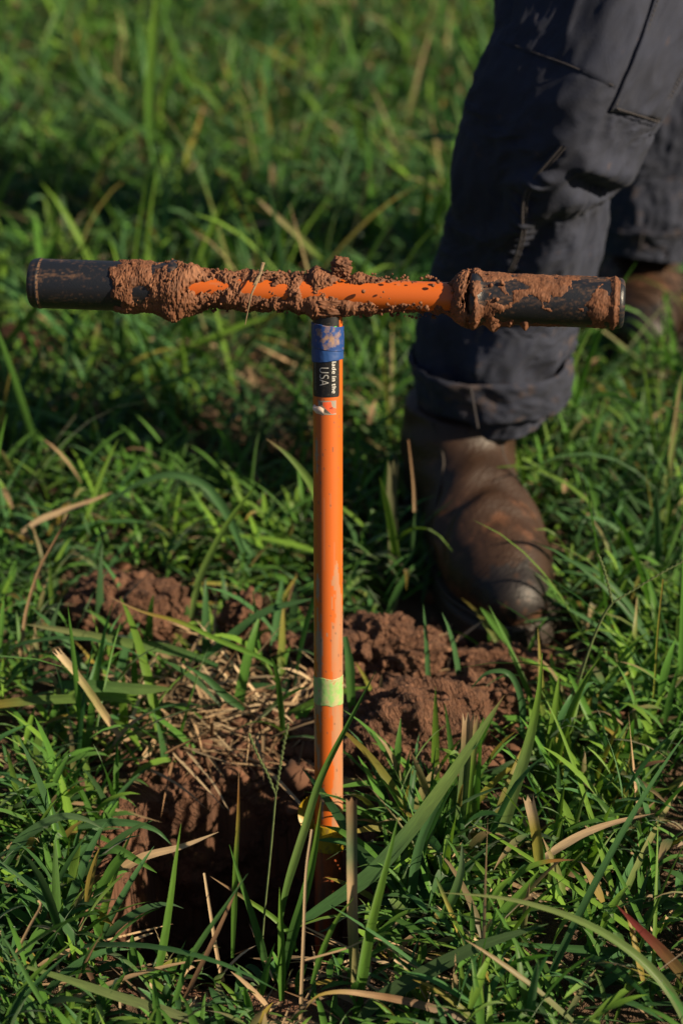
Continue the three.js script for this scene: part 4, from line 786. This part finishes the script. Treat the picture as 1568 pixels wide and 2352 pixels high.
gb('broad dark blade crossing the bottom below the pale arching one', [[822, 2352], [858, 2307], [970, 2238], [1082, 2180], [1166, 2150], [1258, 2122]], { w: 40, z: 1.40, k: 0.2, cols: two([0.045, 0.10, 0.03], [0.055, 0.12, 0.035]), fold: 0.2 });
gb('dark blade lying level behind the pale arching blade', [[1500, 2196], [1440, 2188], [1300, 2178], [1138, 2164]], { w: 21, z: 1.45, k: 0.2, cols: two(A.deep, A.blue) });
gb('dark red blade with green base at the right edge', [[1600, 2290], [1560, 2232], [1519, 2184], [1463, 2128], [1415, 2079]], { w: 30, z: 1.42, k: 0.7, cols: [[0, [0.12, 0.13, 0.03]], [0.45, [0.14, 0.06, 0.02]], [0.7, A.red], [1, A.red]], fold: 0.2 });
db('withered brown and yellow blade curving along the bottom', [[1090, 2352], [1026, 2326], [942, 2302], [858, 2286], [774, 2278], [725, 2290], [700, 2320]], { w: 20, z: 1.39, k: 0.1, cols: [[0, [0.16, 0.13, 0.10]], [0.5, A.brown], [0.7, A.tan], [0.9, A.yellow], [1, A.brown]], spot: 0.12, spotC: A.yellow });
db('thin arched straw over the bottom middle', [[700, 2205], [790, 2180], [862, 2155], [930, 2208], [1000, 2240], [1070, 2255]], { w: 5, z: 1.41, k: 0.2, stem: true, cols: two(A.tan, A.tan) });
db('thin straw running down from the arched straw', [[905, 2204], [945, 2240], [985, 2310], [1000, 2345]], { w: 5, z: 1.40, k: 0.2, stem: true, cols: two(A.pale, A.tan) });
db('brown withered blade hanging down right of the bottom middle', [[1000, 2015], [1020, 2060], [1048, 2128], [1071, 2207], [1086, 2303]], { w: 11, z: 1.44, k: 0.3, cols: [[0, A.deep], [0.4, A.yellow], [0.55, A.brown], [1, A.brown]] });
gb('bright leaf of the folded pair under the yellowing blade', [[1075, 2130], [1110, 2085], [1150, 2035], [1182, 2008]], { w: 26, z: 1.47, k: 0, cols: two(A.mid, A.lime) });
gb('darker leaf of the folded pair under the yellowing blade', [[1130, 2120], [1175, 2075], [1215, 2030], [1240, 1996]], { w: 26, z: 1.465, k: 0, cols: two(A.mid, bright), fold: 0.6 });
gb('withered orange tip bent right at the foot of the yellowing blade', [[1165, 2030], [1200, 2000], [1239, 1982], [1280, 1976], [1318, 1975]], { w: 14, z: 1.46, k: 0.2, cols: [[0, A.mid], [0.5, A.lime], [0.7, [0.35, 0.17, 0.03]], [1, A.brown]] });
db('wide tan sheath lying slantwise right of the yellowing blade', [[1235, 1980], [1285, 1945], [1345, 1912], [1418, 1887], [1502, 1868]], { w: 22, z: 1.53, k: 0.5, cols: two(A.pale, A.tan), taper: 1.6 });
gb('small upright pale green blade right of the middle bottom', [[1012, 2110], [1040, 2060], [1058, 2000], [1061, 1935]], { w: 24, z: 1.46, cols: two(A.mid, [0.12, 0.19, 0.10]) });
gb('narrow blade rising at the bottom beside the arched straw', [[716, 2260], [740, 2185], [775, 2110], [812, 2062]], { w: 15, z: 1.42, cols: two(A.mid, A.lime) });
gb('two toned small blade right of the tall folded blade', [[850, 2170], [885, 2130], [925, 2098], [966, 2085]], { w: 15, z: 1.45, cols: two(A.mid, bright) });
gb('slim grey green blade pointing up in the bottom right', [[1395, 2352], [1388, 2300], [1378, 2260], [1360, 2225]], { w: 13, z: 1.40, cols: two(A.blue, pgreen) });
// left middle distance
gb('yellow tipped blade crossing in front of the large left clod', [[640, 1535], [600, 1511], [500, 1469], [415, 1429], [325, 1404], [250, 1370]], { w: 13, z: 1.72, k: 0.6, cols: [[0, A.mid], [0.5, A.lime], [0.7, A.yellow], [1, A.tan]] });
gb('long pale blade lying level below the large left clod', [[500, 1530], [420, 1500], [375, 1489], [275, 1474], [165, 1451], [60, 1434]], { w: 24, z: 1.74, k: 0.5, cols: [[0, A.blue], [0.5, pgreen], [1, [0.22, 0.22, 0.10]]], taper: 3.5 });
db('half dead blade with a brown edge slanting down below the left clod', [[275, 1690], [240, 1640], [200, 1580], [165, 1535], [130, 1494]], { w: 17, z: 1.66, k: 0.9, cols: [[0, A.tan], [0.5, [0.2, 0.19, 0.06]], [1, A.pale]], cut: true });
gb('dark blade rising right and passing behind the pole', [[460, 1520], [525, 1464], [600, 1409], [660, 1388], [725, 1374]], { w: 19, z: 1.76, k: 0.5, cols: two(A.blue, bl), taper: 4 });
gb('level pale blade with brown streaks at the left edge', [[-20, 1620], [60, 1610], [175, 1604], [250, 1600], [312, 1607]], { w: 21, z: 1.67, k: 0.3, cols: [[0, A.yellow], [0.3, pgreen], [1, A.lime]], spot: 0.05, cut: true });
gb('broad dewy blade lying level behind the pale left blade', [[130, 1572], [220, 1577], [310, 1583], [396, 1582]], { w: 30, z: 1.69, k: 0.3, cols: two(A.blue, pgreen), taper: 5 });
gb('dark blade slanting up left over the straw beside the pole', [[560, 1630], [520, 1600], [470, 1555], [425, 1528]], { w: 20, z: 1.68, k: 0.4, cols: two(A.deep, A.blue) });
db('jointed dry stalk leaning at the left edge above the clod', [[46, 1516], [54, 1450], [62, 1400], [90, 1310], [130, 1235], [160, 1180]], { w: 9, z: 1.78, k: 1, stem: true, cols: two(A.tan, A.brown) });
db('pale dry blade lying over the grass at the left below the grip', [[50, 1222], [90, 1195], [150, 1172], [210, 1150], [260, 1130]], { w: 15, z: 1.93, k: 0.6, cols: two(A.pale, A.tan), taper: 3 });
gb('pale triangular blade tip touching the left of the pole', [[760, 1200], [735, 1150], [700, 1090], [655, 1040], [612, 1008]], { w: 24, z: 1.78, k: 0.8, cols: [[0, A.lime], [0.8, pgreen], [1, A.tan]], taper: 1.6 });
gb('tall stem standing up behind the left clod', [[438, 1420], [455, 1340], [490, 1260], [530, 1190], [600, 1100]], { w: 18, z: 1.84, k: 1, cols: two(pgreen, A.lime) });
gb('long arching blade over the sunlit grass in the middle left', [[560, 1270], [520, 1180], [470, 1115], [400, 1090], [320, 1110], [230, 1170]], { w: 22, z: 1.9, k: 0.9, cols: two(A.blue, bl) });
gb('dead tipped blade hanging down along the right of the pole', [[792, 1462], [802, 1520], [806, 1600], [815, 1670], [828, 1738]], { w: 22, z: 1.68, k: 0.6, cols: [[0, A.blue], [0.6, A.mid], [0.85, A.yellow], [1, A.tan]], taper: 3 });
gb('small arching blade over the crumbly soil right of the heap', [[1200, 1690], [1195, 1600], [1165, 1545], [1120, 1545], [1080, 1582]], { w: 17, z: 1.66, k: 0.8, cols: two(A.blue, bl) });
gb('long lower blade of the upright clump right of the heap', [[1130, 1990], [1165, 1860], [1210, 1720], [1235, 1600], [1245, 1500]], { w: 34, z: 1.55, k: 0.2, cols: [[0, pgreen], [0.5, pgreen], [0.75, A.lime], [1, A.lime]], taper: 1.8, fold: 0.3 });
gb('short green blade pointing up left in front of the boot toe', [[1168, 1478], [1150, 1450], [1130, 1425], [1102, 1395]], { w: 24, z: 1.8, k: 1, cols: two(A.mid, A.mid), taper: 3 });
db('thin tan stalk standing by the left side of the boot', [[952, 1176], [950, 1120], [944, 1060], [938, 1010]], { w: 8, z: 1.9, k: 1, stem: true, cols: two(A.tan, A.brown) });
db('grey green stem left of the boot', [[905, 1300], [902, 1220], [900, 1130], [903, 1060]], { w: 24, z: 1.93, k: 1, cols: two([0.07, 0.085, 0.035], [0.09, 0.09, 0.04]), cut: true });
gb('bright level blade pointing right at the trouser leg', [[960, 318], [1000, 312], [1040, 315], [1075, 326]], { w: 16, z: 2.6, k: 0.5, cols: two(A.blue, [0.2, 0.3, 0.2]), taper: 4 });
gb('tall upright blade at the top left', [[346, 340], [345, 200], [352, 90], [360, -40]], { w: 24, z: 2.9, k: 1, cols: two(A.mid, A.lime), taper: 4 });
db('orange brown blade standing in the grass above the left grip', [[412, 440], [430, 360], [452, 300], [470, 235]], { w: 16, z: 2.9, k: 1, cols: two(A.lime, [0.28, 0.15, 0.04]) });
gb('long blade slanting down right at the top left', [[340, 310], [280, 260], [220, 205], [180, 140], [165, 60]], { w: 22, z: 3.0, k: 1, cols: two(A.blue, bl) });
gb('pale streaky blade slanting over the dark grass above the handle', [[740, 595], [690, 545], [640, 500], [590, 456]], { w: 15, z: 2.4, k: 1, cols: [[0, A.lime], [1, A.pale]], taper: 4 });
gb('blade sticking up to a brown tip behind the left of the handle', [[205, 850], [218, 800], [228, 738]], { w: 18, z: 2.32, k: 1, cols: [[0, A.lime], [0.6, A.lime], [1, A.tan]], taper: 4 });
gb('long blade slanting up left behind the left grip', [[-30, 840], [60, 735], [150, 620], [215, 540]], { w: 16, z: 2.3, k: 1, cols: two(A.lime, A.lime), taper: 4 });
gb('long yellow green blade lying along the shaded ground behind the handle', [[230, 930], [330, 860], [440, 800], [560, 745], [650, 720]], { w: 18, z: 2.3, k: 0.5, cols: two(A.lime, A.lime), taper: 4 });
db('slanting orange stalk at the right edge', [[1480, 1760], [1500, 1600], [1510, 1450], [1522, 1330]], { w: 7, z: 1.72, k: 1, stem: true, cols: two(A.lime, A.yellow) });

// seed heads
function seedHead(label, stem, spikes, z, k, w) {
  const yb = stem[0][1], P = (list) => list.map(([X, Y]) => at(X, Y, z - k * 0.00017 * (yb - Y))), org = P(stem)[0], g = thing('grass_seed_head', label, 'seed head', org);
  const green = (geo) => { const n = geo.attributes.position.count, c = new Float32Array(n * 3); for (let i = 0; i < n; i++) { const q = rr(0.8, 1.2); c.set([0.10 * q, 0.14 * q, 0.045 * q], i * 3); } geo.setAttribute('color', new THREE.BufferAttribute(c, 3)); return geo; };
  const tube = (list, r) => green(new THREE.TubeGeometry(new THREE.CatmullRomCurve3(P(list).map((p) => p.sub(org))), 40, r, 6));
  mesh('stem', tube(stem, 0.0009 * w), M.dry, g);
  for (const s of spikes) {
    const parts = [tube(s, 0.0006 * w)], c = new THREE.CatmullRomCurve3(P(s).map((p) => p.sub(org))), n = Math.round(c.getLength() / 0.0024);
    for (let i = 0; i < n; i++) { const t = 0.08 + 0.92 * i / n, p = c.getPointAt(t), T = c.getTangentAt(t), e = new THREE.SphereGeometry(1, 6, 5); e.scale(0.0006 * w, 0.0020, 0.0006 * w); e.rotateZ((i & 1 ? 1 : -1) * 0.22); e.applyMatrix4(new THREE.Matrix4().makeRotationFromQuaternion(new THREE.Quaternion().setFromUnitVectors(V(0, 1, 0), T)).setPosition(p.add(V((i & 1 ? -1 : 1) * 0.0005 * w, 0, 0)))); parts.push(green(e)); }
    mesh('spike', mergeGeometries(parts.map((q) => { const a = q.index ? q.toNonIndexed() : q; return a; })), M.dry, g);
  }
}
seedR(8);
seedHead('forked grass seed head on a thin stem left of the lower pole', [[600, 2190], [608, 2090], [622, 1950], [633, 1826]], [[[633, 1826], [615, 1780], [592, 1735], [571, 1684]], [[633, 1826], [642, 1770], [652, 1710], [662, 1662]]], 1.485, 1, 1);
seedHead('thin branching grass seed head above the grass at the right edge', [[1330, 1560], [1360, 1470], [1390, 1405], [1405, 1385]], [[[1405, 1385], [1395, 1340], [1385, 1305], [1372, 1272]], [[1405, 1385], [1470, 1345], [1520, 1315], [1570, 1288]]], 1.66, 1, 1.2);
// straws caught on the muddy handle
{
  const s = xToS(582), p = (X, Y, dz) => at(X, Y, ZT + 0.012 - dz);
  const straw = (label, list, w) => { const org = list[0], G = new Geo(), c = new THREE.CatmullRomCurve3(list), L = c.getLength(); sheet(40, 6, (u, v) => { const q = c.getPointAt(u), a = v * Math.PI * 2, r = w * (1 - 0.75 * u) * (1 + 0.25 * N(u * 20, 1, 2)); return { p: q.clone().add(V(Math.cos(a) * r, 0, Math.sin(a) * r * 0.6)), c: mul3([0.30, 0.21, 0.12], 0.85 + 0.5 * N(u * 30, v * 3, 4)), u: v, w: u * 3 }; }, true, G); const m = mesh('straw', G.build(org), M.dry); m.position.copy(org); tag(m, label, 'straw'); };
  straw('dry straw hanging down in front of the muddy crossbar left of the pole', [p(605, 603, 0.016), p(594, 640, 0.025), p(578, 675, 0.027), p(571, 705, 0.022), p(563, 746, 0.016)], 0.0013);
  straw('short bent straw lying along the top of the muddy crossbar', [p(583, 655, 0.026), p(596, 632, 0.026), p(618, 624, 0.021), p(650, 632, 0.018)], 0.0011);
}
renderer.render(scene, camera);
